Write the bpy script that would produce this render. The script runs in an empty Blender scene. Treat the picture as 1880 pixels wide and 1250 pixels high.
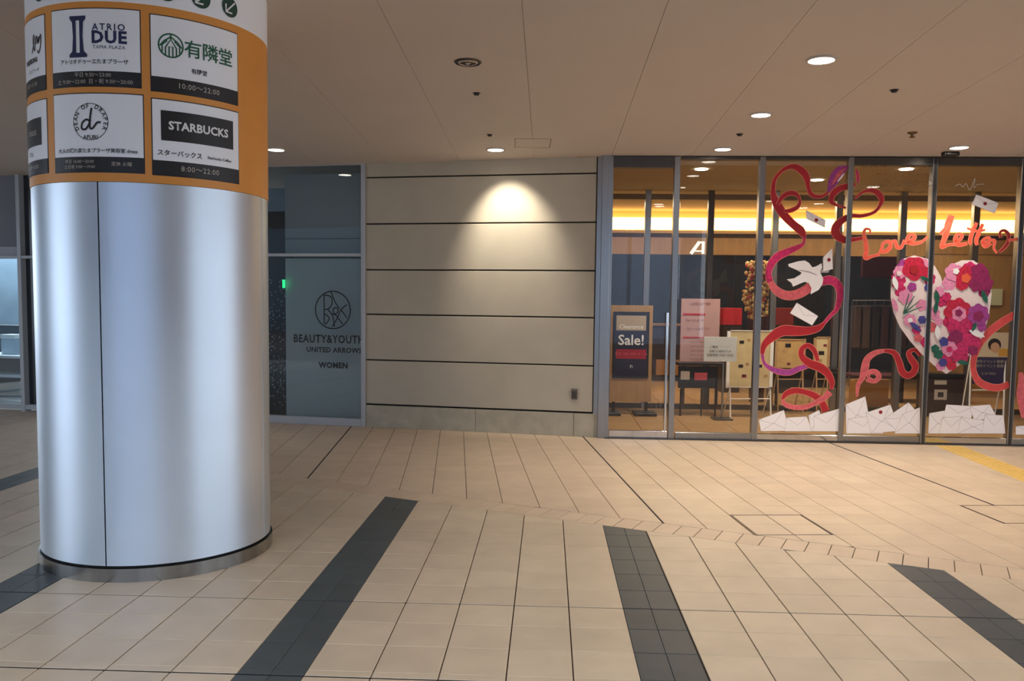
import bpy, bmesh, math, random
from mathutils import Vector, Matrix
random.seed(7)
S = bpy.context.scene; COL = S.collection
# ------------------------------------------------------------------ camera
F, CY0, PITCH, ROLL, EYE = 1579.6, 668.7, 0.07246, -0.012234, 1.6
_fw = Vector((0, math.cos(PITCH), -math.sin(PITCH))); _u = Vector((0, math.sin(PITCH), math.cos(PITCH))); _r = Vector((1, 0, 0))
RT = math.cos(ROLL)*_r - math.sin(ROLL)*_u; UP = math.sin(ROLL)*_r + math.cos(ROLL)*_u; FW = _fw
CAM = Vector((0, 0, EYE))
cd = bpy.data.cameras.new('camera'); cam = bpy.data.objects.new('camera', cd); COL.objects.link(cam)
M = Matrix.Identity(4)
for i in range(3): M[i][0] = RT[i]; M[i][1] = UP[i]; M[i][2] = -FW[i]; M[i][3] = CAM[i]
cam.matrix_world = M
cd.sensor_fit = 'HORIZONTAL'; cd.sensor_width = 36; cd.lens = F*36/1880; cd.shift_y = (CY0-625)/1880; cd.clip_start = .05
S.camera = cam
# ------------------------------------------------------------------ world, exposure
S.view_settings.view_transform = 'Standard'; S.view_settings.look = 'None'
S.view_settings.gamma = 1; S.view_settings.use_curve_mapping = False; S.view_settings.exposure = 0.42
W = bpy.data.worlds.new('world'); S.world = W; W.use_nodes = True
bg = W.node_tree.nodes['Background']; bg.inputs[0].default_value = (.73, .84, 1.0, 1); bg.inputs[1].default_value = 3.1
H0, HS, YW = 3.30, .034, 10.3
def ceil_z(y): return H0 + HS*max(0, YW-y)
# big soft daylight well behind the camera is the sky itself; interior lamps are in their builders below
def area(name, loc, rot, sx, sy, power, color):
    l = bpy.data.lights.new(name, 'AREA'); l.shape = 'RECTANGLE'; l.size = sx; l.size_y = sy; l.energy = power; l.color = color
    o = bpy.data.objects.new(name, l); COL.objects.link(o); o.location = loc; o.rotation_euler = rot; return o
area('shop_ceiling_light', (-8.2, 14.0, 3.1), (0, 0, 0), 4, 2, 260, (.82, .93, 1))
area('inner_hall_fill', (4, 14.2, 3.2), (0, 0, 0), 8, .8, 120, (1, .80, .55))  # unseen fill lamp added to brighten the wood fascia
area('far_hall_light', (4, 17.6, 2.9), (0, 0, 0), 8, 1.5, 45, (1, .86, .7))
# ------------------------------------------------------------------ rays
def ray(px, py): return FW*F + RT*(px-940) - UP*(py-CY0)
def hitz(px, py, z=0.0):
    d = ray(px, py); return CAM + d*((z-EYE)/d.z)
def hitceil(px, py):
    d = ray(px, py); t = (H0+HS*YW-EYE)/(d.z+HS*d.y); p = CAM+d*t
    if p.y > YW: p = CAM+d*((H0-EYE)/d.z)
    return p
def pt(px, py, Y):
    d = ray(px, py); return CAM + d*(Y/d.y)
class Frame:
    def __init__(s, ox, oy, ang):        # x along the wall to the right, y into the building
        s.o = Vector((ox, oy, 0)); s.u = Vector((math.cos(ang), -math.sin(ang), 0)); s.n = Vector((math.sin(ang), math.cos(ang), 0)); s.a = -ang
    def __call__(s, x, y, z): return s.o + s.u*x + s.n*y + Vector((0, 0, z))
    def px(s, a, b, off=0.0):
        d = ray(a, b); t = ((s.o+s.n*off-CAM).dot(s.n))/d.dot(s.n); p = CAM+d*t; q = p-s.o
        return q.dot(s.u), p.z
G = Frame(1.03, 10.17, .045); WF = Frame(1.03, 10.19, math.atan(.2175))
# ------------------------------------------------------------------ materials
def nm(m): m.use_nodes = True; return m.node_tree.nodes, m.node_tree.links, m.node_tree.nodes['Principled BSDF']
MATS = {}
def mat(name, col, rough=.5, metal=0, var=0.0, scale=8, bump=0, rnd=0.0, spec=.5, emit=0, stretch=None):
    if name in MATS: return MATS[name]
    m = bpy.data.materials.new(name); N, L, P = nm(m); MATS[name] = m
    P.inputs['Roughness'].default_value = rough; P.inputs['Metallic'].default_value = metal
    P.inputs['Specular IOR Level'].default_value = spec
    c = tuple((x/255/12.92 if x/255 <= .04045 else ((x/255+.055)/1.055)**2.4) for x in col)+(1,)
    P.inputs['Base Color'].default_value = c
    if emit:
        P.inputs['Emission Color'].default_value = c; P.inputs['Emission Strength'].default_value = emit
    if var or bump or rnd:
        tc = N.new('ShaderNodeTexCoord'); nz = N.new('ShaderNodeTexNoise'); nz.inputs['Scale'].default_value = scale; nz.inputs['Detail'].default_value = 6
        geo = N.new('ShaderNodeNewGeometry')
        mp = N.new('ShaderNodeMapping'); mp.inputs['Scale'].default_value = stretch or (1, 1, 1)
        L.new(geo.outputs['Position'], mp.inputs[0]); L.new(mp.outputs[0], nz.inputs['Vector'])
        mr = N.new('ShaderNodeMapRange'); mr.inputs['To Min'].default_value = 1-var; mr.inputs['To Max'].default_value = 1+var
        mr.inputs['From Min'].default_value = .3; mr.inputs['From Max'].default_value = .7
        L.new(nz.outputs['Fac'], mr.inputs['Value'])
        val = mr.outputs[0]
        if rnd:
            oi = N.new('ShaderNodeObjectInfo'); ad = N.new('ShaderNodeMath'); ad.operation = 'ADD'
            L.new(oi.outputs['Random'], ad.inputs[0]); L.new(geo.outputs['Random Per Island'], ad.inputs[1])
            fr = N.new('ShaderNodeMath'); fr.operation = 'FRACT'; L.new(ad.outputs[0], fr.inputs[0])
            m2 = N.new('ShaderNodeMapRange'); m2.inputs['To Min'].default_value = 1-rnd; m2.inputs['To Max'].default_value = 1+rnd
            L.new(fr.outputs[0], m2.inputs['Value'])
            mu = N.new('ShaderNodeMath'); mu.operation = 'MULTIPLY'; L.new(val, mu.inputs[0]); L.new(m2.outputs[0], mu.inputs[1]); val = mu.outputs[0]
        vm = N.new('ShaderNodeVectorMath'); vm.operation = 'SCALE'; vm.inputs[0].default_value = c[:3]
        L.new(val, vm.inputs['Scale']); L.new(vm.outputs[0], P.inputs['Base Color'])
        if bump:
            b = N.new('ShaderNodeBump'); b.inputs['Strength'].default_value = bump; b.inputs['Distance'].default_value = .002
            n2 = N.new('ShaderNodeTexNoise'); n2.inputs['Scale'].default_value = scale*8; L.new(mp.outputs[0], n2.inputs['Vector'])
            L.new(n2.outputs['Fac'], b.inputs['Height']); L.new(b.outputs[0], P.inputs['Normal'])
    return m
def glass(name, tint, base, gl=.9, rough=.0):
    m = bpy.data.materials.new(name); MATS[name] = m; N, L, P = nm(m); N.remove(P); out = N['Material Output']
    t = N.new('ShaderNodeBsdfTransparent'); t.inputs[0].default_value = tint+(1,)
    g = N.new('ShaderNodeBsdfGlossy'); g.inputs['Roughness'].default_value = rough; g.inputs[0].default_value = (gl, gl, gl, 1)
    fr = N.new('ShaderNodeFresnel'); fr.inputs[0].default_value = 1.45
    ad = N.new('ShaderNodeMath'); ad.operation = 'ADD'; ad.inputs[1].default_value = base; L.new(fr.outputs[0], ad.inputs[0]); ad.use_clamp = True
    mx = N.new('ShaderNodeMixShader'); L.new(ad.outputs[0], mx.inputs[0]); L.new(t.outputs[0], mx.inputs[1]); L.new(g.outputs[0], mx.inputs[2])
    L.new(mx.outputs[0], out.inputs[0]); return m
TILE = mat('beige_tile', (205, 188, 164), .38, var=.06, scale=5, bump=.15, rnd=.05)
TILEF = mat('pinkish_tile', (205, 184, 160), .42, var=.06, scale=5, bump=.15, rnd=.04)
DARK = mat('charcoal_tile', (70, 78, 81), .45, var=.12, scale=6, bump=.2, rnd=.06)
GROUT = mat('brown_grout', (70, 54, 44), .9, var=.1)
JOINT = mat('black_sealant', (26, 20, 18), .8)
YEL = mat('yellow_tactile', (224, 188, 104), .55, var=.08, rnd=.04)
CEIL = mat('ceiling_board', (204, 193, 184), .8, var=.015, scale=1.5)
WALL = mat('cream_panel', (186, 178, 160), .75, var=.05, scale=3, bump=.1, rnd=.015)
CONC = mat('concrete_base', (176, 170, 152), .85, var=.12, scale=7, bump=.3)
STEEL = mat('brushed_steel', (152, 151, 148), .3, 1, var=.06, scale=5, stretch=(30, 30, .5))
STEELD = mat('dark_steel', (92, 88, 84), .35, 1, var=.05)
def brushed(m, an):
    N = m.node_tree.nodes; L = m.node_tree.links; P = N['Principled BSDF']; t = N.new('ShaderNodeTangent'); t.direction_type = 'RADIAL'; t.axis = 'Z'
    L.new(t.outputs[0], P.inputs['Tangent']); P.inputs['Anisotropic'].default_value = an; P.inputs['Anisotropic Rotation'].default_value = .25
ALU = mat('silver_aluminium', (212, 224, 236), .42, .92, var=.02, scale=3)
MIRR = mat('polished_steel', (200, 200, 200), .12, 1, var=.05, scale=9, stretch=(1, 1, .2))
RINGM = mat('ring_steel', (150, 150, 148), .2, 1, var=.2, scale=3, stretch=(4, 4, .1)); brushed(RINGM, .85); brushed(ALU, .55)
ORANGE = mat('orange_film', (226, 150, 62), .45, var=.02)
WHITE = mat('white_film', (248, 250, 253), .4)
INK = mat('black_print', (28, 24, 23), .45)
NAVY = mat('navy_print', (34, 38, 82), .5)
GREEN = mat('green_print', (24, 92, 62), .5)
DKGREEN = mat('dark_green_print', (22, 66, 48), .5)
PALE = mat('pale_print', (190, 182, 170), .5)
WHITEP = mat('white_print', (240, 240, 240), .5)
BLACK = mat('black_plastic', (22, 22, 24), .4)
LAMP = mat('lamp_face', (255, 246, 230), .5, emit=14)
RIM = mat('white_rim', (200, 190, 178), .5)
GLASS = glass('clear_glass', (.96, .97, .97), -.012)
SHOPG = glass('shop_glass', (.88, .93, .95), .0)
RED = mat('crimson_vinyl', (176, 26, 36), .5, var=.15, scale=9)
PINK = mat('pink_vinyl', (214, 96, 104), .5, var=.2, scale=25)
MAGE = mat('magenta_vinyl', (196, 34, 96), .5, var=.35, scale=30)
PURP = mat('purple_vinyl', (160, 60, 140), .5, var=.3, scale=30)
BLUE = mat('blue_vinyl', (64, 62, 134), .5, var=.3, scale=30)
LEAF = mat('leaf_vinyl', (24, 92, 72), .5, var=.3, scale=30)
CORAL = mat('coral_vinyl', (232, 92, 66), .5, var=.12, scale=15)
EDGE = mat('salmon_outline', (226, 130, 112), .5)
PAPER = mat('white_vinyl', (250, 245, 245), .6, var=.01, scale=4)
PAPERL = mat('grey_line_print', (178, 171, 173), .6)
MIX = mat('ivory_vinyl', (232, 214, 212), .6, var=.03, scale=25)
# ------------------------------------------------------------------ builders
WM = {}
def finish(o, parent, label=None, kind=None, cat=None, group=None):
    COL.objects.link(o)
    if parent is not None: o.parent = parent
    if label: o['label'] = label
    if kind: o['kind'] = kind
    if cat: o['category'] = cat
    if group: o['group'] = group
    return o
def empty(name, loc, rz=0, label=None, cat=None, group=None, kind=None):
    o = bpy.data.objects.new(name, None); o.location = loc; o.rotation_euler = (0, 0, rz); o.empty_display_size = .1
    WM[o] = Matrix.Translation(Vector(loc)) @ Matrix.Rotation(rz, 4, 'Z')
    return finish(o, None, label, kind, cat, group)
def obj(name, bm, m, parent=None, smooth=False, **kw):
    """bm in world coordinates; origin goes to the base centre when top-level"""
    me = bpy.data.meshes.new(name); bmesh.ops.recalc_face_normals(bm, faces=bm.faces); bm.to_mesh(me); bm.free(); me.materials.append(m)
    o = bpy.data.objects.new(name, me)
    if parent is not None:
        me.transform(WM[parent].inverted()); WM[o] = WM[parent].copy()
    else:
        xs = [v.co for v in me.vertices]
        c = Vector(((min(v.x for v in xs)+max(v.x for v in xs))/2, (min(v.y for v in xs)+max(v.y for v in xs))/2, min(v.z for v in xs)))
        me.transform(Matrix.Translation(-c)); o.location = c; WM[o] = Matrix.Translation(c)
    if smooth:
        for p in me.polygons: p.use_smooth = True
        try: me.set_sharp_from_angle(angle=math.radians(35))
        except Exception: pass
    return finish(o, parent, kw.get('label'), kw.get('kind'), kw.get('cat'), kw.get('group'))
def box(bm, fr, x0, x1, y0, y1, z0, z1, bev=0):
    """box in a frame (or world when fr is None)"""
    P = (lambda x, y, z: Vector((x, y, z))) if fr is None else fr
    v = [bm.verts.new(P(x, y, z)) for x in (x0, x1) for y in (y0, y1) for z in (z0, z1)]
    fs = [bm.faces.new([v[i] for i in q]) for q in ((0, 1, 3, 2), (4, 6, 7, 5), (0, 4, 5, 1), (2, 3, 7, 6), (0, 2, 6, 4), (1, 5, 7, 3))]
    if bev:
        es = list({e for f in fs for e in f.edges}); bmesh.ops.bevel(bm, geom=es, offset=bev, segments=1, affect='EDGES')
    return bm
def B(fr, *a, bev=0): return box(bmesh.new(), fr, *a, bev=bev)
def prism(bm, pts, z0, z1, ch=0):
    n = len(pts); c = sum((Vector(p) for p in pts), Vector((0, 0)))/n
    def ring(z, s):
        r = []
        for i in range(n):
            p = Vector(pts[i]); d = (c-p); l = d.length
            r.append(bm.verts.new((p.x+d.x/l*s, p.y+d.y/l*s, z)))
        return r
    a = ring(z0, 0); b = ring(z1-ch*.6 if ch else z1, 0); rings = [a, b]
    if ch: rings.append(ring(z1, ch*1.4))
    for q in range(len(rings)-1):
        for i in range(n):
            bm.faces.new((rings[q][i], rings[q][(i+1) % n], rings[q+1][(i+1) % n], rings[q+1][i]))
    bm.faces.new(rings[-1])
    return bm
def tube(bm, a, b, r, n=10, r2=None):
    a = Vector(a); b = Vector(b); d = (b-a).normalized(); t = Vector((0, 0, 1)) if abs(d.z) < .9 else Vector((1, 0, 0))
    x = d.cross(t).normalized(); y = d.cross(x); r2 = r if r2 is None else r2
    A = [bm.verts.new(a+(x*math.cos(q)+y*math.sin(q))*r) for q in [2*math.pi*i/n for i in range(n)]]
    C = [bm.verts.new(b+(x*math.cos(q)+y*math.sin(q))*r2) for q in [2*math.pi*i/n for i in range(n)]]
    for i in range(n): bm.faces.new((A[i], A[(i+1) % n], C[(i+1) % n], C[i]))
    bm.faces.new(A); bm.faces.new(C[::-1]); return bm
def clip(poly, n, d):
    out = []
    for i in range(len(poly)):
        a = poly[i]; b = poly[(i+1) % len(poly)]; da = a[0]*n[0]+a[1]*n[1]-d; db = b[0]*n[0]+b[1]*n[1]-d
        if da <= 0: out.append(a)
        if da*db < 0:
            t = da/(da-db); out.append((a[0]+(b[0]-a[0])*t, a[1]+(b[1]-a[1])*t))
    return out
def parea(p): return abs(sum(p[i][0]*p[(i+1) % len(p)][1]-p[(i+1) % len(p)][0]*p[i][1] for i in range(len(p))))/2
_fc = {}
def text_bm(s, size, mp, align='CENTER', shear=0, offset=0, spacing=1, xs=1):
    """flat lettering (real outline mesh) mapped by mp(x, z)"""
    c = bpy.data.curves.new('t', 'FONT'); c.body = s; c.size = size; c.align_x = align; c.align_y = 'CENTER'
    c.shear = shear; c.offset = offset; c.resolution_u = 2; c.space_character = spacing
    o = bpy.data.objects.new('t', c); COL.objects.link(o); dg = bpy.context.evaluated_depsgraph_get()
    me = bpy.data.meshes.new_from_object(o.evaluated_get(dg)); bpy.data.objects.remove(o)
    bm = bmesh.new(); bm.from_mesh(me)
    for v in bm.verts: v.co = mp(v.co.x*xs, v.co.y)
    return bm
def lets(name, m, parent, bms):
    for b in bms: obj(name, b, m, parent)
def join(*bms):
    r = bmesh.new()
    for b in bms:
        me = bpy.data.meshes.new('j'); b.to_mesh(me); r.from_mesh(me); b.free(); bpy.data.meshes.remove(me)
    return r
# ------------------------------------------------------------------ FLOOR
TH = .040914; c_, s_ = math.cos(TH), math.sin(TH); w = .2878; U0, V0 = -1.306, 3.579
def near(u, v): return (u*c_+v*s_, -u*s_+v*c_)
cdir = Vector((.8984, -.4392)).normalized(); cn = Vector((.4392, .8984)).normalized()       # the slanting border course
C0 = Vector((-2.068, 7.453)); DLOW = C0.dot(cn); CW = .262; DUP = DLOW+CW
fl = empty('floor', (0, 6, 0), kind='structure')
obj('floor_base', B(None, -26, 26, -20, 26, -.3, -.011), GROUT, fl)
CAMF = lambda p: (abs(p[0]) < .66*p[1]+.5)
def chamfer_tile(lx, ly):
    bm = prism(bmesh.new(), [(-lx/2, -ly/2), (lx/2, -ly/2), (lx/2, ly/2), (-lx/2, ly/2)], -.012, 0, .0022)
    me = bpy.data.meshes.new('floor_tile'); bmesh.ops.recalc_face_normals(bm, faces=bm.faces); bm.to_mesh(me); bm.free(); return me
def lay(parent, tiles, name, fieldname, m, limit=300):
    """tiles: list of polygons (world xy). nearest `limit` in view are parts, the rest one stuff part"""
    vis = sorted(tiles, key=lambda p: (0 if CAMF(p[0]) else 1, p[0][1]))
    shared = {}
    field = bmesh.new(); cnt = 0
    for poly in vis:
        if len(poly) == 4 and cnt < limit:
            cx = sum(p[0] for p in poly)/4; cy = sum(p[1] for p in poly)/4
        if cnt < limit and CAMF(poly[0]):
            n = len(poly); cx = sum(p[0] for p in poly)/n; cy = sum(p[1] for p in poly)/n
            e = Vector(poly[1])-Vector(poly[0]); key = (n, round((poly[0][0]-cx)*2000), round((poly[0][1]-cy)*2000), round((poly[2][0]-cx)*2000), round((poly[2][1]-cy)*2000))
            if key not in shared:
                bm = prism(bmesh.new(), [(p[0]-cx, p[1]-cy) for p in poly], -.012, 0, .0022)
                me = bpy.data.meshes.new(name); bmesh.ops.recalc_face_normals(bm, faces=bm.faces); bm.to_mesh(me); bm.free(); me.materials.append(m); shared[key] = me
            o = bpy.data.objects.new(name, shared[key]); COL.objects.link(o); o.parent = parent
            o.location = Vector((cx, cy, 0))-parent.location; cnt += 1
        else: prism(field, poly, -.012, 0, .0022)
    if len(field.faces): obj(fieldname, field, m, parent, kind='stuff')
    else: field.free()
def inpoly(poly): return len(poly) > 2 and parea(poly) > .0012
beige, dark = [], []
def vrow(m): return V0+m*w-(.058 if m < 0 else 0)
for k in range(-34, 24):
    for m in range(-7, 28):
        u0, u1 = U0+k*w, U0+(k+1)*w; v0, v1 = vrow(m), vrow(m+1)
        if m == -1: v1 = V0-.058
        gl = .003; gr = .003; gb = .002; gt = .002
        if m == 3: gb = .006
        if m == 2: gt = .006
        if m == -1: gt = .007
        if k % 12 == 7: gl = .010
        if k % 12 == 7-12 or k == -5: gl = .007
        isd = k % 6 == 0
        cells = [(u0, (u0+u1)/2-.001), ((u0+u1)/2+.001, u1)] if isd else [(u0+gl, u1-gr)]
        rows = [(v0+gb, v1-gt)]
        if m == -1: rows.append((V0-.050, V0-.002))
        for a, b in cells:
            for r0, r1 in rows:
                poly = [near(a, r0), near(b, r0), near(b, r1), near(a, r1)]
                poly = clip(poly, cn, DLOW-.004)
                if inpoly(poly) and poly[0][1] < 11.6: (dark if isd else beige).append(poly)
lay(fl, beige, 'floor_tile', 'floor_tile_field', TILE)
lay(fl, dark, 'charcoal_tile', 'charcoal_tile_field', DARK)
curb = []
s = -5.2
while s < 5.6+3:
    a = C0+cdir*(s+.0025); b = C0+cdir*(s+.146-.0025); s += .146
    curb.append([tuple(a+cn*.003), tuple(b+cn*.003), tuple(b+cn*(CW-.003)), tuple(a+cn*(CW-.003))])
lay(fl, curb, 'border_tile', 'border_tile_field', TILEF)
f2 = empty('floor', (3, 9, 0), kind='structure')
FA = -.0645; fc, fs_ = math.cos(FA), math.sin(FA); fw_ = .2845
def far(u, v): return (u*fc+v*fs_, -u*fs_+v*fc)
FU0 = -2.01*fc - 10.763*fs_ - .02; FV0 = .8*fs_ + 7.83*fc
hx = [hitz(1324, 940), hitz(1452.7, 940), hitz(1515, 976), hitz(1369.7, 976)]
def far_uv(p): return p[0]*fc-p[1]*fs_, p[0]*fs_+p[1]*fc
hk = round((far_uv(hx[0])[0]-FU0)/fw_); hm = round((far_uv(hx[3])[1]-FV0)/fw_); hk2 = hk+7; hm2 = hm+1
farp, yel = [], []
ya = [hitz(1737, 826), hitz(1880, 881), hitz(1880, 867), hitz(1782, 826)]
for k in range(-26, 44):
    for m in range(-16, 20):
        u0, u1 = FU0+k*fw_, FU0+(k+1)*fw_; v0, v1 = FV0+m*fw_, FV0+(m+1)*fw_
        gl = .0025
        if k % 10 == 0: gl = .024 if k == 20 else .013
        gb = .0015 if m else .004
        if (hk <= k < hk+2 and hm <= m < hm+2) or (hk2 <= k < hk2+2 and hm2 <= m < hm2+2): continue
        poly = [far(u0+gl, v0+gb), far(u1-.0025, v0+gb), far(u1-.0025, v1-.0015), far(u0+gl, v1-.0015)]
        poly = clip(poly, (-cn[0], -cn[1]), -(DUP+.004))
        if not poly: continue
        poly = clip(poly, (WF.n.x, WF.n.y) if poly[0][0] < 1.03 else (G.n.x, G.n.y), (WF.o if poly[0][0] < 1.03 else G.o).dot(WF.n if poly[0][0] < 1.03 else G.n)-.0)
        if inpoly(poly):
            (yel if k == 25 and False else farp).append(poly)
lay(f2, farp, 'floor_tile', 'floor_tile_field', TILEF)
# sealant in the wide expansion joints
bm = bmesh.new()
for k in (-10, 0, 10, 20): 
    v1 = FV0+16*fw_
    box(bm, None, 0, 0, 0, 0, 0, 0) if False else None
    q = [far(FU0+k*fw_-.003, FV0-8*fw_), far(FU0+k*fw_+(.0245 if k == 20 else .0135), FV0-8*fw_), far(FU0+k*fw_+(.0245 if k == 20 else .0135), v1), far(FU0+k*fw_-.003, v1)]
    q = clip(clip(q, (-cn[0], -cn[1]), -(DUP+.004)), (WF.n.x, WF.n.y) if k < 10 else (G.n.x, G.n.y), (WF.o if k < 10 else G.o).dot(WF.n if k < 10 else G.n))
    if len(q) > 2: prism(bm, q, -.012, -.003)
obj('sealant_joint', bm, JOINT, f2)
bm = bmesh.new()
for (a, b) in ((vrow(3)-.0055, vrow(3)+.0055), (V0-.0655, V0-.0505)):
    q = clip([near(-8, a), near(6, a), near(6, b), near(-8, b)], cn, DLOW-.004); prism(bm, q, -.012, -.003)
for k in (-5, 7):
    q = clip([near(U0+k*w-.003, 1.8), near(U0+k*w+.0095, 1.8), near(U0+k*w+.0095, 9), near(U0+k*w-.003, 9)], cn, DLOW-.004); prism(bm, q, -.012, -.003)
obj('sealant_joint', bm, JOINT, fl)
# flush floor hatches in the far paving
for (kk, mm, lab) in ((hk, hm, 'square tiled floor hatch with dark steel frame in middle of far paving'), (hk2, hm2, 'tiled floor hatch cut off by right edge of photo, under yellow strip')):
    a, b = FU0+kk*fw_, FU0+(kk+2)*fw_; d, e = FV0+mm*fw_, FV0+(mm+2)*fw_
    cxy = far((a+b)/2, (d+e)/2); h = empty('floor_hatch', (cxy[0], cxy[1], 0), FA, label=lab, cat='hatch', group='floor hatches')
    bm = bmesh.new()
    for (p, q, r, t) in ((a, b, d, d+.008), (a, b, e-.008, e), (a, a+.013, d, e), (b-.013, b, d, e)):
        prism(bm, [far(p, r), far(q, r), far(q, t), far(p, t)], -.012, .001)
    obj('hatch_frame', bm, STEELD, h)
    for (p, q, r, t) in ((a+.02, (a+b)/2-.003, d+.014, (d+e)/2-.002), ((a+b)/2+.003, b-.02, d+.014, (d+e)/2-.002), (a+.02, (a+b)/2-.003, (d+e)/2+.002, e-.014), ((a+b)/2+.003, b-.02, (d+e)/2+.002, e-.014)):
        obj('hatch_tile', prism(bmesh.new(), [far(p, r), far(q, r), far(q, t), far(p, t)], -.012, .0005, .002), TILEF, h)
# yellow tactile guide strip
yt = empty('tactile_strip', (4.95, 8.9, 0), 0, label='yellow tactile guide strip leading to the glass front at far right', cat='tactile paving')
y0 = Vector((5.06, 9.86)); yd = Vector((-.085, -1)).normalized(); yn = Vector((-yd.y, yd.x))
for i in range(12):
    a = y0+yd*(.30*i+.003); b = y0+yd*(.30*(i+1)-.003)
    p = lambda v, o, z: (v.x+yn.x*o, v.y+yn.y*o)
    bm = prism(bmesh.new(), [p(a, -.15, 0), p(b, -.15, 0), p(b, .15, 0), p(a, .15, 0)], -.005, .002, .002)
    for j in range(4):
        o = -.105+.07*j; a2 = a+yd*.015; b2 = b-yd*.015
        prism(bm, [p(a2, o-.014, 0), p(b2, o-.014, 0), p(b2, o+.014, 0), p(a2, o+.014, 0)], .001, .006, .002)
    obj('tactile_tile', bm, YEL, yt)
# indoor floors
INF = mat('indoor_floor_tile', (196, 158, 114), .25, var=.05, rnd=.03)
bm = bmesh.new()
for i in range(0, 17):
    for j in range(0, 16):
        x0 = .0+i*.6; yy0 = .12+j*.6
        q = [tuple((G(x0+dx, yy0+dy, 0))[:2]) for dx, dy in ((.004, .004), (.596, .004), (.596, .596), (.004, .596))]
        prism(bm, q, -.012, 0)
obj('floor', bm, INF, kind='structure')
obj('floor', B(WF, -9.5, -2.2, .12, 6, -.012, -.001), mat('shop_floor', (150, 146, 140), .3, var=.05), kind='structure')
# ------------------------------------------------------------------ CEILING
ce = empty('ceiling', (0, 3, H0+.5), kind='structure')
def cbox(bm, x0, x1, ya, yb, dz0, dz1, sheared=True):
    v = []
    for (u, vv) in ((x0, ya), (x1, ya), (x1, yb), (x0, yb)):
        X, Y = near(u, vv)
        for dz in (dz0, dz1): v.append(bm.verts.new((X, Y, H0+HS*(YW-Y)+dz)))
    for q in ((0, 2, 4, 6), (1, 7, 5, 3), (0, 1, 3, 2), (2, 3, 5, 4), (4, 5, 7, 6), (6, 7, 1, 0)): bm.faces.new([v[i] for i in q])
    return bm
cl = [hitceil(958, 0), hitceil(977, 245), hitceil(1224.7, 0), hitceil(1131, 237), hitceil(1492.8, 0), hitceil(1775.8, 0)]
uu = [p.x*c_-p.y*s_ for p in cl]
CU0 = (uu[0]+uu[1])/2; CWD = ((uu[2]+uu[3])/2+(uu[4]+uu[5]-uu[4])*0-(uu[0]+uu[1])/2)
CWD = (uu[5]-uu[0])/3
obj('ceiling_slab', cbox(bmesh.new(), -13, 15, -1.2, 10.75, .016, .35), CEIL, ce)
for i in range(-14, 17):
    a = CU0+i*CWD
    obj('ceiling_panel', cbox(bmesh.new(), a+.0016, a+CWD-.0016, -1.2, 10.72 if a > .6 else (10.4 if a > .2 else 12.6), 0, .014), CEIL, ce)
obj('ceiling', B(G, -.3, 12, .02, 12, H0, H0+.3), mat('vestibule_ceiling', (188, 164, 124), .8), kind='structure')
obj('ceiling', B(WF, -12, -1.5, .35, 8, H0+.05, H0+.3), CEIL, kind='structure')
# ------------------------------------------------------------------ PANELLED WALL
xl = WF.px(671, 540)[0]; xr = WF.px(1091, 540)[0]
wl = empty('wall_back', WF(xl/2+xr/2, 0, 0), WF.a, kind='structure')
obj('wall_core', B(WF, xl-.05, 0.0, .03, .25, 0, H0+.1), JOINT, wl)
zs = [0] + sorted(WF.px(x, y)[1] for x, y in [(880, 749.5), (880, 666), (880, 580), (880, 496), (880, 409.5), (880, 322)]) + [H0+.05]
for i in range(len(zs)-1):
    g0 = .014 if i else 0
    if i == 0:
        for (a, b) in ((xl-.02, WF.px(873, 770)[0]), (WF.px(873, 770)[0]+.004, WF.px(1053, 780)[0]), (WF.px(1053, 780)[0]+.004, .045)):
            obj('plinth_panel', B(WF, a, b, -.012, .04, 0, zs[1]-.014, bev=.003), CONC, wl)
    else: obj('wall_panel', B(WF, xl, xr, 0, .04, zs[i]+g0*.6, zs[i+1]-(.014 if i < len(zs)-2 else 0)*.6, bev=.004), WALL, wl)
t = empty('trim_1', WF(xr+.05, 0, 0), WF.a, kind='structure')
obj('steel_jamb', B(WF, xr+.012, .0, -.005, .05, zs[1]-.02, H0+.05, bev=.003), STEEL, t)
t = empty('trim_2', G(.03, 0, 0), G.a, kind='structure')
obj('steel_post', B(G, -.005, .095, -.05, .06, 0, H0+.05, bev=.004), STEEL, t)
o = empty('wall_outlet', WF(*[WF.px(1055, 724)[0], 0, WF.px(1055, 734)[1]]), WF.a, label='small grey weatherproof power outlet low on the panelled wall', cat='outlet')
ox, oz = WF.px(1055, 723)
obj('outlet_cover', B(WF, ox-.036, ox+.036, -.03, 0, oz-.065, oz+.065, bev=.006), mat('outlet_grey', (96, 90, 82), .45), o)
obj('outlet_flap', B(WF, ox-.026, ox+.026, -.038, -.029, oz-.045, oz+.04, bev=.004), mat('outlet_dark', (60, 56, 52), .4), o)
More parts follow.
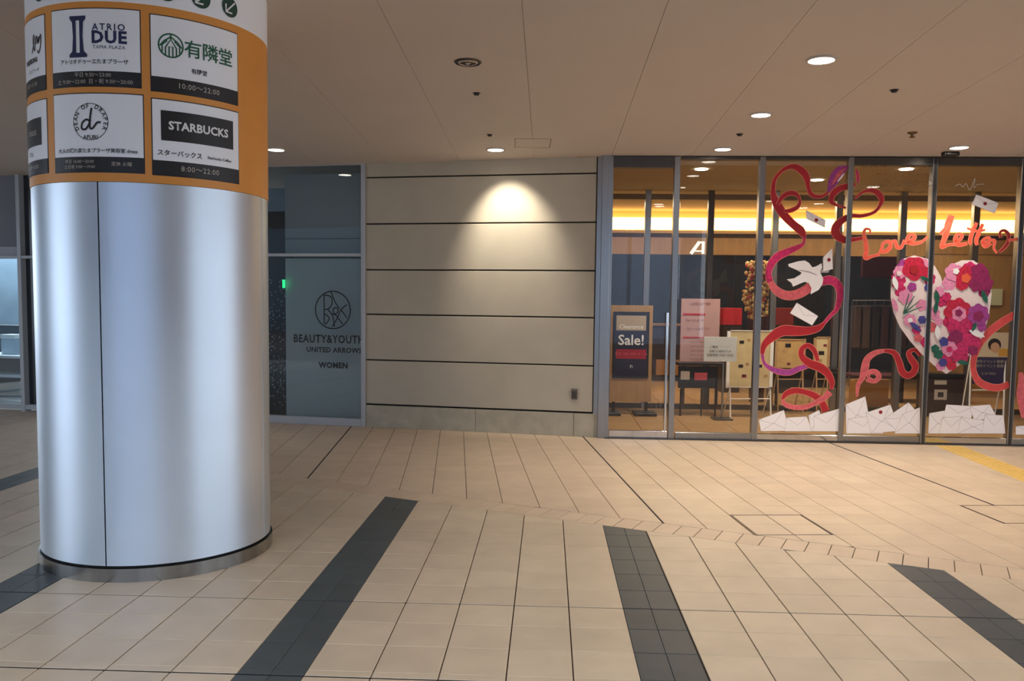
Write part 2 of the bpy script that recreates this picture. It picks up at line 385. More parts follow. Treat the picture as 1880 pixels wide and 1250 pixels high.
# ------------------------------------------------------------------ GLASS FRONT
def mull(x0, x1, z0=0, z1=H0, y0=-.045, y1=.055): return B(G, x0, x1, y0, y1, z0, z1, bev=.004)
gx = lambda p, y=560: G.px(p, y)[0]
edges = [gx(1114), gx(1240), gx(1391), gx(1551), gx(1703), gx(1864), gx(1864)*2-gx(1703), gx(1864)*3-2*gx(1703)]
hz = [G.px(1180, 296)[1], G.px(1300, 291)[1]]
for i in range(len(edges)-1):
    a, b = edges[i], edges[i+1]; door = i == 0
    nmx = 'door_1' if door else 'window_%d' % i
    r = empty(nmx, G((a+b)/2, 0, 0), G.a, kind='structure')
    if door:
        obj('frame_stile', mull(a-.005, a+.045), STEEL, r); obj('frame_stile', mull(b-.055, b+.012), STEEL, r)
        obj('door_header', mull(a+.045, b-.055, H0-.13, H0+.0), STEELD, r)
        obj('bottom_rail', B(G, a+.05, b-.06, -.03, .03, .012, .095, bev=.004), MIRR, r)
        obj('glass_pane', B(G, a+.04, b-.055, -.006, .006, .09, H0-.12), GLASS, r)
        h = tube(bmesh.new(), G(b-.10, -.075, .10), G(b-.10, -.075, G.px(1229, 574)[1]), .016, 12)
        for z in (.25, G.px(1229, 574)[1]-.12): tube(h, G(b-.10, -.075, z), G(b-.10, .0, z), .009, 8)
        obj('pull_handle', h, MIRR, r, smooth=True)
        obj('threshold', B(G, a, b, -.08, .06, 0, .012), STEELD, r)
    else:
        thick = .034 if i in (1, ) else .03
        obj('mullion', mull(b-thick, b+thick), STEEL, r)
        if i == 3 or i == 4: obj('mullion_cap', B(G, b-.012, b+.012, -.058, -.044, 0, H0), STEELD, r)
        top = H0-(.035 if i < 3 else .09)
        obj('header', mull(a+.03, b-.03, top, H0), STEELD, r)
        kick = i in (2, 4)
        obj('bottom_rail', B(G, a+.03, b-.03, -.03, .03, 0, .085, bev=.004), MIRR if kick else STEEL, r)
        obj('glass_pane', B(G, a+.025, b-.025, -.006, .006, .08, top+.01), GLASS, r)
        obj('sill', B(G, a, b, -.075, .05, 0, .014), STEELD, r)
obj('wall_back', B(G, edges[-1]+.05, 14, -.04, .3, 0, H0+.05), WALL, kind='structure')
# ------------------------------------------------------------------ INNER SCREEN of the vestibule
GI = Frame(*(G(0, 3.0, 0))[:2], .045)
ie = [-.9]+[GI.px(p, 500)[0] for p in (1187, 1302, 1420, 1536, 1653, 1786)]; d_ = ie[-1]-ie[-2]; ie += [ie[-1]+d_, ie[-1]+2*d_]
zt = GI.px(1300, 362)[1]
for i in range(len(ie)-1):
    a, b = ie[i], ie[i+1]; r = empty('window_%d' % (8+i), GI((a+b)/2, 0, 0), G.a, kind='structure')
    obj('mullion', B(GI, b-.045, b+.045, -.05, .05, 0, H0, bev=.004), STEEL if i != 1 else STEELD, r)
    obj('header', B(GI, a+.045, b-.045, -.04, .04, zt-.04, zt+.04), mat('bronze_header', (128, 110, 88), .5), r)
    obj('glass_pane', B(GI, a+.04, b-.04, -.005, .005, .07, H0), GLASS, r)
    obj('bottom_rail', B(GI, a+.045, b-.045, -.03, .03, 0, .075), STEELD, r)
# side wall of vestibule at left and beyond
DKW = mat('dark_shop_wall', (36, 38, 42), .6, var=.2, scale=2)
obj('wall_left', B(G, -.35, -.25, .2, 11, 0, H0+.2), mat('brown_side_wall', (110, 88, 66), .7), kind='structure')
obj('wall_right', B(G, 8.4, 8.5, .1, 11, 0, H0+.2), mat('tan_side_wall', (150, 122, 86), .7), kind='structure')
# cove + wood fascia beyond the inner screen
GC = Frame(*(G(0, 5.6, 0))[:2], .045)
z = lambda py: GC.px(1350, py)[1]
WOODF = mat('wood_fascia', (158, 118, 64), .5, var=.14, scale=3, stretch=(6, 6, .6))
cv = empty('trim_3', GC(4, 0, z(468)), G.a, kind='structure')
obj('fascia', B(GC, -1, 9, 0, .12, z(468), z(437)), WOODF, cv)
obj('shadow_gap', B(GC, -1, 9, .02, .12, z(437), z(429)), mat('brown_gap', (52, 34, 22), .8), cv)
obj('cove_lip', B(GC, -1, 9, .0, .14, z(429), z(424)), mat('warm_plaster', (214, 176, 120), .7), cv)
obj('cove_back', B(GC, -1, 9, .30, .36, z(440), H0), mat('warm_plaster', (214, 176, 120), .7), cv)
lt = empty('cove_lamp', GC(4, .2, z(424)), G.a, label='long warm light strip in the cove above the wood fascia', cat='light strip')
obj('light_tube', tube(bmesh.new(), GC(-.8, .16, z(410)), GC(8.8, .16, z(410)), .11, 16), mat('cove_glow', (255, 208, 130), .5, emit=5), lt)
obj('wall_far', B(G, -1, 9, 9.2, 9.4, 0, H0+.2), DKW, kind='structure')
# ------------------------------------------------------------------ LEFT SHOP GLASS
x0, x1 = WF.px(480, 560)[0]-.05, WF.px(664, 560)[0]
r = empty('window_17', WF((x0+x1)/2, 0, 0), WF.a, kind='structure')
ztr = WF.px(580, 468)[1]
ALW = mat('white_aluminium', (176, 180, 184), .4, .3)
obj('frame_post', B(WF, x1, x1+.055, -.03, .08, 0, H0+.05, bev=.003), ALW, r)
obj('frame_post', B(WF, x0-.75, x0-.69, -.03, .08, 0, H0+.05, bev=.003), ALW, r)
obj('transom', B(WF, x0-.7, x1, -.02, .04, ztr-.02, ztr+.02, bev=.003), ALW, r)
obj('bottom_rail', B(WF, x0-.7, x1, -.03, .04, 0, .10, bev=.004), ALW, r)
obj('top_rail', B(WF, x0-.7, x1, -.01, .04, H0-.03, H0+.05), ALW, r)
obj('glass_pane', B(WF, x0-.7, x1, -.005, .005, .09, ztr), SHOPG, r)
obj('glass_pane', B(WF, x0-.7, x1, -.005, .005, ztr, H0), SHOPG, r)
FROST = mat('frosted_panel', (222, 226, 220), .5, var=.03, scale=2)
xf = WF.px(524, 600, .25)[0]
ft = empty('privacy_panel', WF((xf+x1)/2, .25, .0), WF.a, label='grey green frosted panel standing behind the lettered shop window', cat='panel')
obj('lower_sheet', B(WF, xf, x1+.0, .26, .29, 0.0, ztr-.03, bev=.002), FROST, ft)
obj('upper_sheet', B(WF, xf, x1+.0, .26, .29, ztr+.03, H0-.09), mat('upper_grey_sheet', (176, 182, 184), .5), ft)
obj('upper_seam', B(WF, xf+.0, x1, .255, .261, WF.px(600, 438, .25)[1]-.004, WF.px(600, 438, .25)[1]+.004), mat('seam_grey', (80, 88, 92), .5), ft)
# beaded dark curtain wall
sp = bpy.data.materials.new('speckled_black'); N, L, P = nm(sp)
vo = N.new('ShaderNodeTexVoronoi'); vo.inputs['Scale'].default_value = 26; geo = N.new('ShaderNodeNewGeometry'); L.new(geo.outputs['Position'], vo.inputs['Vector'])
cr = N.new('ShaderNodeValToRGB'); cr.color_ramp.elements[0].position = .16; cr.color_ramp.elements[0].color = (.55, .6, .62, 1); cr.color_ramp.elements[1].position = .30; cr.color_ramp.elements[1].color = (.008, .008, .01, 1)
L.new(vo.outputs['Distance'], cr.inputs[0]); L.new(cr.outputs[0], P.inputs['Base Color'])
dk = empty('display_screen', WF(xf-.4, .45, 0), WF.a, label='black glitter speckled screen behind shop window beside column', cat='screen')
obj('screen_sheet', B(WF, xf-1.1, xf+.02, .42, .45, .12, ztr-.3), sp, dk)
obj('screen_head', B(WF, xf-1.1, xf+.02, .42, .46, ztr-.3, WF.px(510, 388, .42)[1]), BLACK, dk)
obj('screen_foot', B(WF, xf-1.1, xf+.02, .42, .46, 0, .12), BLACK, dk)
obj('wall_rear', B(WF, -4.6, -1.6, 1.2, 1.3, 0, H0+.1), mat('grey_back_wall', (92, 98, 102), .7), kind='structure')
# green exit light glimpse
ex = empty('exit_lamp', WF(WF.px(521, 520, .22)[0], .2, WF.px(521, 530, .2)[1]), WF.a, label='tiny green lit sign at edge of the black screen', cat='sign')
q = WF.px(521, 521, .2)
obj('lamp_face', B(WF, q[0]-.018, q[0]+.012, .19, .22, q[1]-.055, q[1]+.055, bev=.004), mat('green_glow', (40, 220, 130), .4, emit=1.2), ex)
# window lettering
LT = mat('window_lettering', (30, 34, 38), .5)
ly = -.008
def wmap(px, py): 
    x, zz = WF.px(px, py, ly); return lambda a, b: WF(x+a, ly, zz+b)
wc = empty('shop_window_lettering', WF(WF.px(610, 570)[0], ly, WF.px(610, 680)[1]), WF.a, label='black round emblem and shop name lettering on left window glass', cat='lettering')
cxx, czz = WF.px(611, 569, ly); R_ = (WF.px(643, 569, ly)[0]-WF.px(579, 569, ly)[0])/2
def stroke(pts, wd, fn, bm=None, closed=False):
    """flat stroke in a plane: pts (x,z[,w]); fn(x,z)->world"""
    bm = bm or bmesh.new(); n = len(pts); L_, R2 = [], []
    for i in range(n):
        p = Vector(pts[i][:2]); a = Vector(pts[max(i-1, 0)][:2]); b = Vector(pts[min(i+1, n-1)][:2])
        if closed: a = Vector(pts[(i-1) % n][:2]); b = Vector(pts[(i+1) % n][:2])
        d = (b-a); d = d.normalized() if d.length else Vector((1, 0)); nn = Vector((-d.y, d.x)); ww = (pts[i][2] if len(pts[i]) > 2 else wd)/2
        L_.append(bm.verts.new(fn(*(p+nn*ww)))); R2.append(bm.verts.new(fn(*(p-nn*ww))))
    for i in range(n if closed else n-1):
        j = (i+1) % n; bm.faces.new((L_[i], L_[j], R2[j], R2[i]))
    return bm
def spline(pts, k=6):
    out = []; n = len(pts)
    for i in range(n-1):
        P0 = pts[max(i-1, 0)]; P1 = pts[i]; P2 = pts[i+1]; P3 = pts[min(i+2, n-1)]
        for j in range(k):
            t = j/k
            out.append(tuple(.5*((2*P1[c])+(-P0[c]+P2[c])*t+(2*P0[c]-5*P1[c]+4*P2[c]-P3[c])*t*t+(-P0[c]+3*P1[c]-3*P2[c]+P3[c])*t**3) for c in range(len(P1))))
    out.append(tuple(pts[-1])); return out
wfn = lambda x, zz: WF(cxx+x*R_, ly, czz+zz*R_)
ring = [(math.cos(a), math.sin(a)) for a in [2*math.pi*i/48 for i in range(48)]]
bm = stroke(ring, .07, wfn, closed=True)
for st in ([(-.5, -.75), (-.5, .8)], [(-.5, .8), (-.1, .7), (-.05, .35), (-.2, .1), (-.5, .0)], [(-.3, .05), (0, -.35), (.1, -.9)],
           [(-.1, .95), (.15, .4), (.4, .05)], [(.8, .3), (.45, .0), (.25, -.45), (-.05, -.9)], [(.05, .1), (.22, .12), (.3, -.05), (.18, -.2), (.02, -.12), (.05, .1)],
           [(-.1, -.2), (.2, -.3), (.55, -.75)], [(.45, .05), (.8, -.4)], [(-.5, -.2), (-.2, -.45), (-.45, -.8)]):
    stroke(spline([tuple(p) for p in st], 5) if len(st) > 2 else st, .065, wfn, bm)
obj('round_emblem', bm, LT, wc)
obj('name_lettering', text_bm('BEAUTY&YOUTH', .142, wmap(603, 623), offset=.0035, spacing=1.1, xs=.82), LT, wc)
obj('name_lettering', text_bm('UNITED ARROWS', .088, wmap(613, 643), offset=.003, spacing=1.08), LT, wc)
obj('name_lettering', text_bm('WOMEN', .098, wmap(612, 671), offset=.004, spacing=1.05), LT, wc)
# ------------------------------------------------------------------ FAR LEFT SHOP
xa = WF.px(41, 560)[0]
r = empty('window_18', WF(xa-1, 0, 0), WF.a, kind='structure')
zt2 = WF.px(30, 472)[1]
obj('frame_post', B(WF, xa-.03, xa+.03, -.04, .08, 0, H0+.05, bev=.003), ALW, r)
obj('dark_panel', B(WF, xa+.03, xa+.42, .05, .09, .06, H0+.05), mat('charcoal_glass', (44, 50, 56), .2), r)
obj('transom', B(WF, xa-3, xa+.7, -.03, .05, zt2-.02, zt2+.02, bev=.003), ALW, r)
obj('upper_band', B(WF, xa-3, xa-.03, .01, .05, zt2+.02, WF.px(20, 453)[1]), mat('pale_band', (186, 192, 205), .5), r)
obj('upper_panel', B(WF, xa-3, xa-.03, .02, .05, WF.px(20, 453)[1], H0), mat('grey_fascia', (132, 134, 146), .5), r)
obj('bottom_rail', B(WF, xa-3, xa+.7, -.03, .05, 0.03, .10, bev=.004), ALW, r)
obj('glass_pane', B(WF, xa-3, xa-.03, -.005, .005, .09, zt2), SHOPG, r)
obj('wall_shop', B(WF, xa-5, -4.2, 2.3, 2.4, 0, H0+.1), mat('shop_back_wall', (120, 140, 156), .6, var=.2, scale=1.2), kind='structure')
dc = empty('display_shelf', WF(xa-.8, 1.0, 0), WF.a, label='white tiered display shelf lit blue inside the far left shop', cat='shelf')
SHW = mat('white_shelf', (225, 232, 236), .4)
for py_ in (735, 690, 655):
    zz = WF.px(20, py_, .6)[1]; obj('shelf_board', B(WF, xa-3, xa-.12, .55, 1.2, zz-.02, zz+.02, bev=.003), SHW, dc)
zz = WF.px(20, 655, .6)[1]
obj('shelf_upright', B(WF, xa-.16, xa-.12, .55, 1.2, 0, zz), SHW, dc); obj('shelf_upright', B(WF, xa-3, xa-2.96, .55, 1.2, 0, zz), SHW, dc)
obj('shelf_back', B(WF, xa-2.96, xa-.16, 1.15, 1.19, .02, zz), mat('shelf_back', (120, 132, 130), .5), dc)
zt3 = WF.px(20, 655, .7)[1]
for i, (dx, ww, hh, m_, lab) in enumerate(((-.62, .2, .22, mat('slate_box', (70, 92, 112), .4), 'slate blue box on the far left shop shelf, nearest the window post'), (-.95, .24, .3, mat('pale_box', (170, 190, 205), .4), 'pale blue box on the far left shop shelf at edge of photo'))):
    b_ = empty('gift_box', WF(xa+dx, .85, zt3+.02), WF.a, label=lab, cat='box', group='boxes on the far left shelf')
    obj('box_body', B(WF, xa+dx-ww/2, xa+dx+ww/2, .75, .95, zz+.02, zz+.02+hh*.8, bev=.004), m_, b_); obj('box_lid', B(WF, xa+dx-ww/2-.006, xa+dx+ww/2+.006, .744, .956, zz+.02+hh*.8, zz+.02+hh, bev=.004), SHW, b_)
hz_ = WF.px(20, 610, 1.5)[1]
obj('shop_counter', B(WF, xa-3, xa-.2, 1.5, 1.9, 0, hz_+.12, bev=.01), mat('dark_counter', (40, 48, 56), .35), label='dark counter behind the shelf in the far left shop', cat='counter')
# ------------------------------------------------------------------ COLUMN
CC = Vector((-2.236, 5.416, 0)); CR = .688
def cyl(phi, rr, zz): return Vector((CC.x+rr*math.sin(phi), CC.y-rr*math.cos(phi), zz))
def colhit(px, py, rr=CR-.01):
    d = ray(px, py); o = CAM-CC; a = d.x**2+d.y**2; b = 2*(o.x*d.x+o.y*d.y); c = o.x**2+o.y**2-rr**2; D = b*b-4*a*c
    t = (-b-math.sqrt(max(D, 0)))/(2*a); p = CAM+d*t
    return math.atan2(p.x-CC.x, -(p.y-CC.y)), p.z
def shell(p0, p1, ri, ro, z0, z1, n=None, bm=None, capz=True):
    bm = bm or bmesh.new(); n = n or max(2, int(abs(p1-p0)/math.radians(2.5)))
    full = abs(p1-p0-2*math.pi) < 1e-6; R4 = []
    for i in range(n+(0 if full else 1)):
        a = p0+(p1-p0)*i/n; R4.append([bm.verts.new(cyl(a, r_, z_)) for r_, z_ in ((ro, z0), (ro, z1), (ri, z1), (ri, z0))])
    m_ = len(R4)
    for i in range(m_ if full else m_-1):
        A, C = R4[i], R4[(i+1) % m_]
        for q in range(4): bm.faces.new((A[q], C[q], C[(q+1) % 4], A[(q+1) % 4]))
    if not full: bm.faces.new(R4[0]); bm.faces.new(R4[-1][::-1])
    return bm
R0 = CR-.012
zbot = .085; print('zb', colhit(215, 1040), colhit(215, 1067), colhit(130, 1065)); zor = (colhit(182, 333)[1]+colhit(420, 348)[1])/2
zwh = (colhit(273, 9)[1]+colhit(395, 33)[1]+colhit(456, 58)[1])/3
sa, sb = colhit(187, 700)[0], colhit(487, 700)[0]; print('col', zbot, zor, zwh, sa, sb, 'ceil', ceil_z(5))
col = empty('round_column', CC, 0, label='large round silver clad column with orange sign band, standing at left', cat='column')
obj('column_core', shell(0, 2*math.pi, .3, R0-.02, .0, ceil_z(6.2), n=72), JOINT, col, smooth=True)
obj('base_ring', shell(0, 2*math.pi, .4, CR, 0, zbot-.008, n=96), RINGM, col, smooth=True)
step = (sb-sa)
npan = max(3, round(2*math.pi/step)); step = 2*math.pi/npan
for i in range(npan):
    a = sa+step*i; obj('cladding_panel', shell(a+.005, a+step-.005, R0-.018, R0, zbot+.006, zor-.004), ALU, col, smooth=True)
    obj('panel_edge_strip', shell(a-.018, a-.005, R0-.016, R0+.0015, zbot+.006, zor-.004, n=2), ALU, col, smooth=True)
obj('orange_band', shell(0, 2*math.pi, R0-.03, R0+.004, zor-.002, zwh, n=120), ORANGE, col, smooth=True)
obj('white_band', shell(0, 2*math.pi, R0-.03, R0+.005, zwh, ceil_z(6.2)+.02, n=120), WHITE, col, smooth=True)
def cmap(phi, zz, off=.009): return lambda a, b: cyl(phi+a/(R0), R0+off, zz+b)
def csub(bm, n=1):  # cut long faces so they follow the curve
    bm.normal_update(); bmesh.ops.triangulate(bm, faces=bm.faces)
    for _ in range(n): bmesh.ops.subdivide_edges(bm, edges=[e for e in bm.edges if e.calc_length() > .05], cuts=2)
    return bm
def cpatch(phi, zz, wd, ht, off=.008, th=.002):
    return shell(phi-wd/2/R0, phi+wd/2/R0, R0+off-th, R0+off, zz-ht/2, zz+ht/2, n=max(3, int(wd/.02)))
def sign(x0, y0, x1, y1, lab):
    """sign panel given by its pixel corners (left top, right bottom at left/right edges)"""
    p0, za = colhit(*x0); p1, zb = colhit(*y0); p2, zc = colhit(*x1); p3, zd = colhit(*y1)
    phi = (p0+p1)/2; top = (za+zb)/2; bot = (zc+zd)/2; wd = (p1-p0)*R0
    r = empty('shop_sign', cyl(phi, R0+.005, bot), phi, label=lab, cat='sign', group='shop signs around the column')
    obj('sign_border', shell(p0-.008, p1+.008, R0+.003, R0+.005, bot-.006, top+.006), INK, r)
    bh = (top-bot)*.19
    obj('sign_plate', shell(p0, p1, R0+.003, R0+.007, bot+bh, top, n=14), WHITE, r)
    obj('hours_band', shell(p0, p1, R0+.003, R0+.0072, bot, bot+bh, n=14), INK, r)
    return r, phi, top, bot, wd, top-bot, bh
r, ph, tp, bt, wd, ht, bh = sign((96, 21), (256, 22), (101, 162), (258, 160), 'white sign with navy pillar emblem and two line name, orange band upper row')
# navy pillar emblem
fn = cmap(ph-.17*wd/R0*.9, tp-.36*ht)
def cpoly(pts, fn): 
    bm = bmesh.new(); bm.faces.new([bm.verts.new(fn(*p)) for p in pts]); return csub(bm)
q = .085*wd/.16*.55; e1 = wd*.095; e2 = wd*.062; hh = ht*.27
bm = bmesh.new()
for sgn in (-1, 1):
    side = [(sgn*e1, hh), (sgn*e1, hh*.86), (sgn*e2*1.05, hh*.7), (sgn*e2*.92, 0), (sgn*e2*1.1, -hh*.7), (sgn*e1*1.1, -hh*.86), (sgn*e1*1.1, -hh)]
    inn = [(sgn*e2*.35, zz) for zz in (hh*.99, hh*.86, hh*.7, 0, -hh*.7, -hh*.86, -hh*.99)]
    for i in range(6): bm.faces.new([bm.verts.new(fn(*p)) for p in (side[i], side[i+1], inn[i+1], inn[i])])
for zz in (1, -1): bm.faces.new([bm.verts.new(fn(*p)) for p in ((-e1*.9, hh*zz), (e1*.9, hh*zz), (e2, hh*.78*zz), (-e2, hh*.78*zz))])
obj('pillar_emblem', bm, NAVY, r)
lets('name_lettering', NAVY, r, [text_bm('ATRIO', ht*.12, cmap(ph+.185*wd/R0, tp-.24*ht), spacing=1.3, offset=.0008), text_bm('DUE', ht*.22, cmap(ph+.185*wd/R0, tp-.375*ht), offset=.0035, spacing=1.12), text_bm('TAMA PLAZA', ht*.065, cmap(ph+.185*wd/R0, tp-.50*ht), spacing=1.1)])
obj('small_lettering', text_bm('アトリオドゥーエたまプラーザ', ht*.07, cmap(ph, tp-.69*ht), offset=.0004, spacing=.93), INK, r)
lets('hours_lettering', PALE, r, [text_bm('平日 9:30〜23:00', ht*.07, cmap(ph, bt+bh*.72, .0095)), text_bm('土 9:30〜22:00  日・祝 9:30〜20:00', ht*.07, cmap(ph, bt+bh*.27, .0095))])
r, ph, tp, bt, wd, ht, bh = sign((276, 25), (434, 65), (279, 166), (434, 192), 'white sign with green round emblem and green characters, upper row at right')
fe = cmap(ph-.30*wd/R0, tp-.38*ht); er = ht*.155
bm = stroke([(math.cos(a)*er, math.sin(a)*er) for a in [2*math.pi*i/40 for i in range(40)]], er*.13, fe, closed=True)
for st in ([(-.45, -.85), (-.45, -.2), (0, .55), (.45, -.2), (.45, -.85)], [(-.15, -.95), (-.15, -.1), (.15, -.1), (.15, -.95)], [(0, .55), (0, .95)], [(-.9, -.1), (-.55, .35), (0, .75)], [(.9, -.1), (.55, .35), (0, .75)], [(-.72, -.6), (-.72, 0), (-.3, .4)], [(.72, -.6), (.72, 0), (.3, .4)]):
    stroke([(a*er, b*er) for a, b in st], er*.12, fe, bm)
obj('round_emblem', bm, GREEN, r)
obj('name_lettering', text_bm('有隣堂', ht*.25, cmap(ph+.13*wd/R0, tp-.40*ht), offset=.0012, spacing=.95), GREEN, r)
obj('small_lettering', text_bm('有隣堂', ht*.075, cmap(ph, tp-.68*ht), offset=.0006), INK, r)
obj('hours_lettering', text_bm('10:00〜22:00', ht*.10, cmap(ph, bt+bh*.5, .0095), spacing=1.1), PALE, r)
r, ph, tp, bt, wd, ht, bh = sign((100, 176), (262, 176), (104, 317), (264, 317), 'white sign with round letter stamp emblem, lower row middle')
fe = cmap(ph-.04*wd/R0, tp-.36*ht); er = ht*.235
bm = bmesh.new()
for i, ch in enumerate('DEAN OF DRAPER'):
    a = math.radians(205-15.5*i*1.14)
    if ch == ' ': continue
    ca, sa_ = math.cos(a-math.pi/2), math.sin(a-math.pi/2)
    bm = join(bm, text_bm(ch, ht*.075, (lambda a_, ca, sa_: (lambda x, y: fe(math.cos(a_)*er*.86+x*ca-y*sa_, math.sin(a_)*er*.86+x*sa_+y*ca)))(a, ca, sa_), offset=.0006))
for rr_, ww_ in ((1.0, .035), (.68, .0)):
    if ww_: stroke([(math.cos(a)*er*rr_, math.sin(a)*er*rr_) for a in [2*math.pi*i/40 for i in range(40)]], er*.035, fe, bm, closed=True)
S1 = spline([(.1, .75), (.02, .3), (-.02, -.1), (.0, -.35), (.15, -.35), (.4, -.05), (.6, -.05)], 6)
S2 = spline([(.0, .0), (-.2, .12), (-.45, -.05), (-.5, -.35), (-.3, -.42), (-.1, -.2), (.02, .1)], 6)
for S_ in (S1, S2): stroke([(a*er, b*er) for a, b in S_], er*.11, fe, bm)
bm = join(bm, text_bm('AFURI', ht*.075, lambda x, y: fe(x, y-er*.86), offset=.0006))
obj('stamp_emblem', bm, INK, r)
obj('small_lettering', text_bm('大人の隠れ家たまプラーザ美容室 dress', ht*.064, cmap(ph, tp-.735*ht), offset=.0004, spacing=.95), INK, r)
lets('hours_lettering', PALE, r, [text_bm('平日 10:00〜20:00', ht*.055, cmap(ph-.18*wd/R0, bt+bh*.66, .0095)), text_bm('土日祝 9:00〜19:00', ht*.055, cmap(ph-.18*wd/R0, bt+bh*.3, .0095)), text_bm('定休 火曜', ht*.06, cmap(ph+.28*wd/R0, bt+bh*.5, .0095))])
r, ph, tp, bt, wd, ht, bh = sign((279, 183), (436, 206), (281, 320), (437, 336), 'white sign with coffee shop name on black box, lower row at right')
obj('name_box', cpatch(ph, tp-.34*ht, wd*.83, ht*.40, .009), INK, r)
obj('name_lettering', text_bm('STARBUCKS', ht*.155, cmap(ph, tp-.34*ht, .012), offset=.002, spacing=1.03, xs=.98), WHITEP, r)
lets('small_lettering', INK, r, [text_bm('スターバックス', ht*.085, cmap(ph-.22*wd/R0, tp-.71*ht), offset=.0006), text_bm('Starbucks Coffee', ht*.055, cmap(ph+.23*wd/R0, tp-.71*ht), offset=.0004)])
obj('hours_lettering', text_bm('8:00〜22:00', ht*.10, cmap(ph, bt+bh*.5, .0095), spacing=1.1), PALE, r)
# the two signs cut off at the column's left edge keep the spacing of the others
gap = colhit(277, 100)[0]-colhit(98, 100)[0]
def sign2(top_px, bot_px, lab):
    p1 = colhit(84, 100)[0]; p0 = p1-(colhit(257, 100)[0]-colhit(98, 100)[0]); top = colhit(*top_px)[1]; bot = colhit(*bot_px)[1]; ph = (p0+p1)/2
    r = empty('shop_sign', cyl(ph, R0+.005, bot), ph, label=lab, cat='sign', group='shop signs around the column'); bh = (top-bot)*.19
    obj('sign_border', shell(p0-.008, p1+.008, R0+.003, R0+.005, bot-.006, top+.006), INK, r)
    obj('sign_plate', shell(p0, p1, R0+.003, R0+.007, bot+bh, top, n=14), WHITE, r)
    obj('hours_band', shell(p0, p1, R0+.003, R0+.0072, bot, bot+bh, n=14), INK, r)
    return r, ph, top, bot, (p1-p0)*R0, top-bot, bh, p1
r, ph, tp, bt, wd, ht, bh, p1 = sign2((83, 27), (86, 163), 'white sign with slanting handwritten name, cut off at column left edge, upper row')
fe = cmap(p1-.20*wd/R0, tp-.34*ht)
bm = bmesh.new()
for st in ([(-.5, -.6), (-.1, .2), (-.15, .5), (-.3, .2), (-.1, -.5), (.1, .2)], [(.0, -.1), (.2, .35), (.3, .2), (.25, -.1), (.5, .3)], [(.5, .3), (.45, -.1), (.75, .4), (.7, -.3), (.45, -.7), (.3, -.5)]):
    stroke([(a*ht*.22, b*ht*.22) for a, b in spline(st, 5)], ht*.02, fe, bm)
obj('script_lettering', bm, INK, r)
lets('name_lettering', INK, r, [text_bm('DARJEELING', ht*.085, cmap(p1-.34*wd/R0, tp-.575*ht), offset=.0015), text_bm('たまプラーザ', ht*.06, cmap(p1-.26*wd/R0, tp-.72*ht))])
obj('hours_lettering', text_bm('10:00〜21:00', ht*.08, cmap(p1-.34*wd/R0, bt+bh*.5, .0095)), PALE, r)
r, ph, tp, bt, wd, ht, bh, p1 = sign2((87, 182), (90, 316), 'white sign with dark name box, cut off at column left edge, lower row')
obj('name_box', cpatch(p1-.42*wd/R0, tp-.42*ht, wd*.62, ht*.38, .009), INK, r)
obj('name_lettering', text_bm('maus', ht*.15, cmap(p1-.33*wd/R0, tp-.42*ht, .012)), PALE, r)
obj('small_lettering', text_bm('カフェ', ht*.07, cmap(p1-.42*wd/R0, tp-.72*ht), offset=.0006), INK, r)
obj('hours_lettering', text_bm('11:00〜20:00', ht*.08, cmap(p1-.36*wd/R0, bt+bh*.5, .0095)), PALE, r)
# round arrow icons on the white band
arr = [colhit(421, 14), colhit(371, 2)]; dphi = arr[0][0]-arr[1][0]; za = arr[0][1]; print('arrow', arr)
for i in range(7):
    phi = arr[0][0]-dphi*i*1.05
    rr = .055; fa = cmap(phi, za, .009)
    bm = bmesh.new(); bm.faces.new([bm.verts.new(fa(math.cos(a)*rr, math.sin(a)*rr)) for a in [2*math.pi*j/32 for j in range(32)]]); csub(bm)
    ic = obj('arrow_icon', bm, DKGREEN, col)
    fa = cmap(phi, za, .0125); bm = stroke([(.032, .032), (-.028, -.028)], .009, fa); stroke([(-.032, .012), (-.032, -.032), (.012, -.032)], .010, fa, bm)
    obj('arrow', bm, WHITEP, ic)
# ------------------------------------------------------------------ WINDOW VINYL ON THE GLASS FRONT
OFF = [-.0085]
def nextoff(): OFF[0] -= .0002; return OFF[0]
def gfn(off): return lambda x, zz: G(x, off, zz)
def P3(x, y): return (1380+x/4.4654, 280+y/4.4643)
def P4(x, y): return (1380+x/4.4654, 540+y/4.4643)
def P5(x, y): return (1600+x/4.4643, 270+y/4.4643)
def P6(x, y): return (1600+x/4.4643, 540+y/4.4643)
PXM = 1580/10.05
def gpts(pts, conv, wd=None):
    out = []
    for p in pts:
        x, zz = G.px(*conv(p[0], p[1])); out.append((x, zz, (p[2] if len(p) > 2 else wd)/4.4643/PXM))
    return out
def solid(bm, off, th=.0012):
    """give a flat vinyl sheet its real thickness"""
    bmesh.ops.recalc_face_normals(bm, faces=bm.faces)
    return bm
def ribbon(name, parts, lab, cat, group=None, frac=1):
    offs = nextoff(); allp = [p for pr in parts for p in gpts(pr[0], pr[1], 30)]
    cx = sum(p[0] for p in allp)/len(allp); zb = min(p[1] for p in allp)
    r = empty(name, G(cx, offs, zb), G.a, label=lab, cat=cat, group=group)
    for pr in parts:
        if cat != 'petal decal':
            oe = nextoff(); q_ = [(a_, b_, c_+.012) for a_, b_, c_ in spline(gpts(pr[0], pr[1], 30), 5)]; obj('outline', stroke(q_, .02, gfn(oe)), EDGE, r)
        o_ = nextoff(); obj(pr[3] if len(pr) > 3 else 'ribbon_length', stroke(spline(gpts(pr[0], pr[1], 30), 5), .02, gfn(o_)), pr[2], r)
    return r
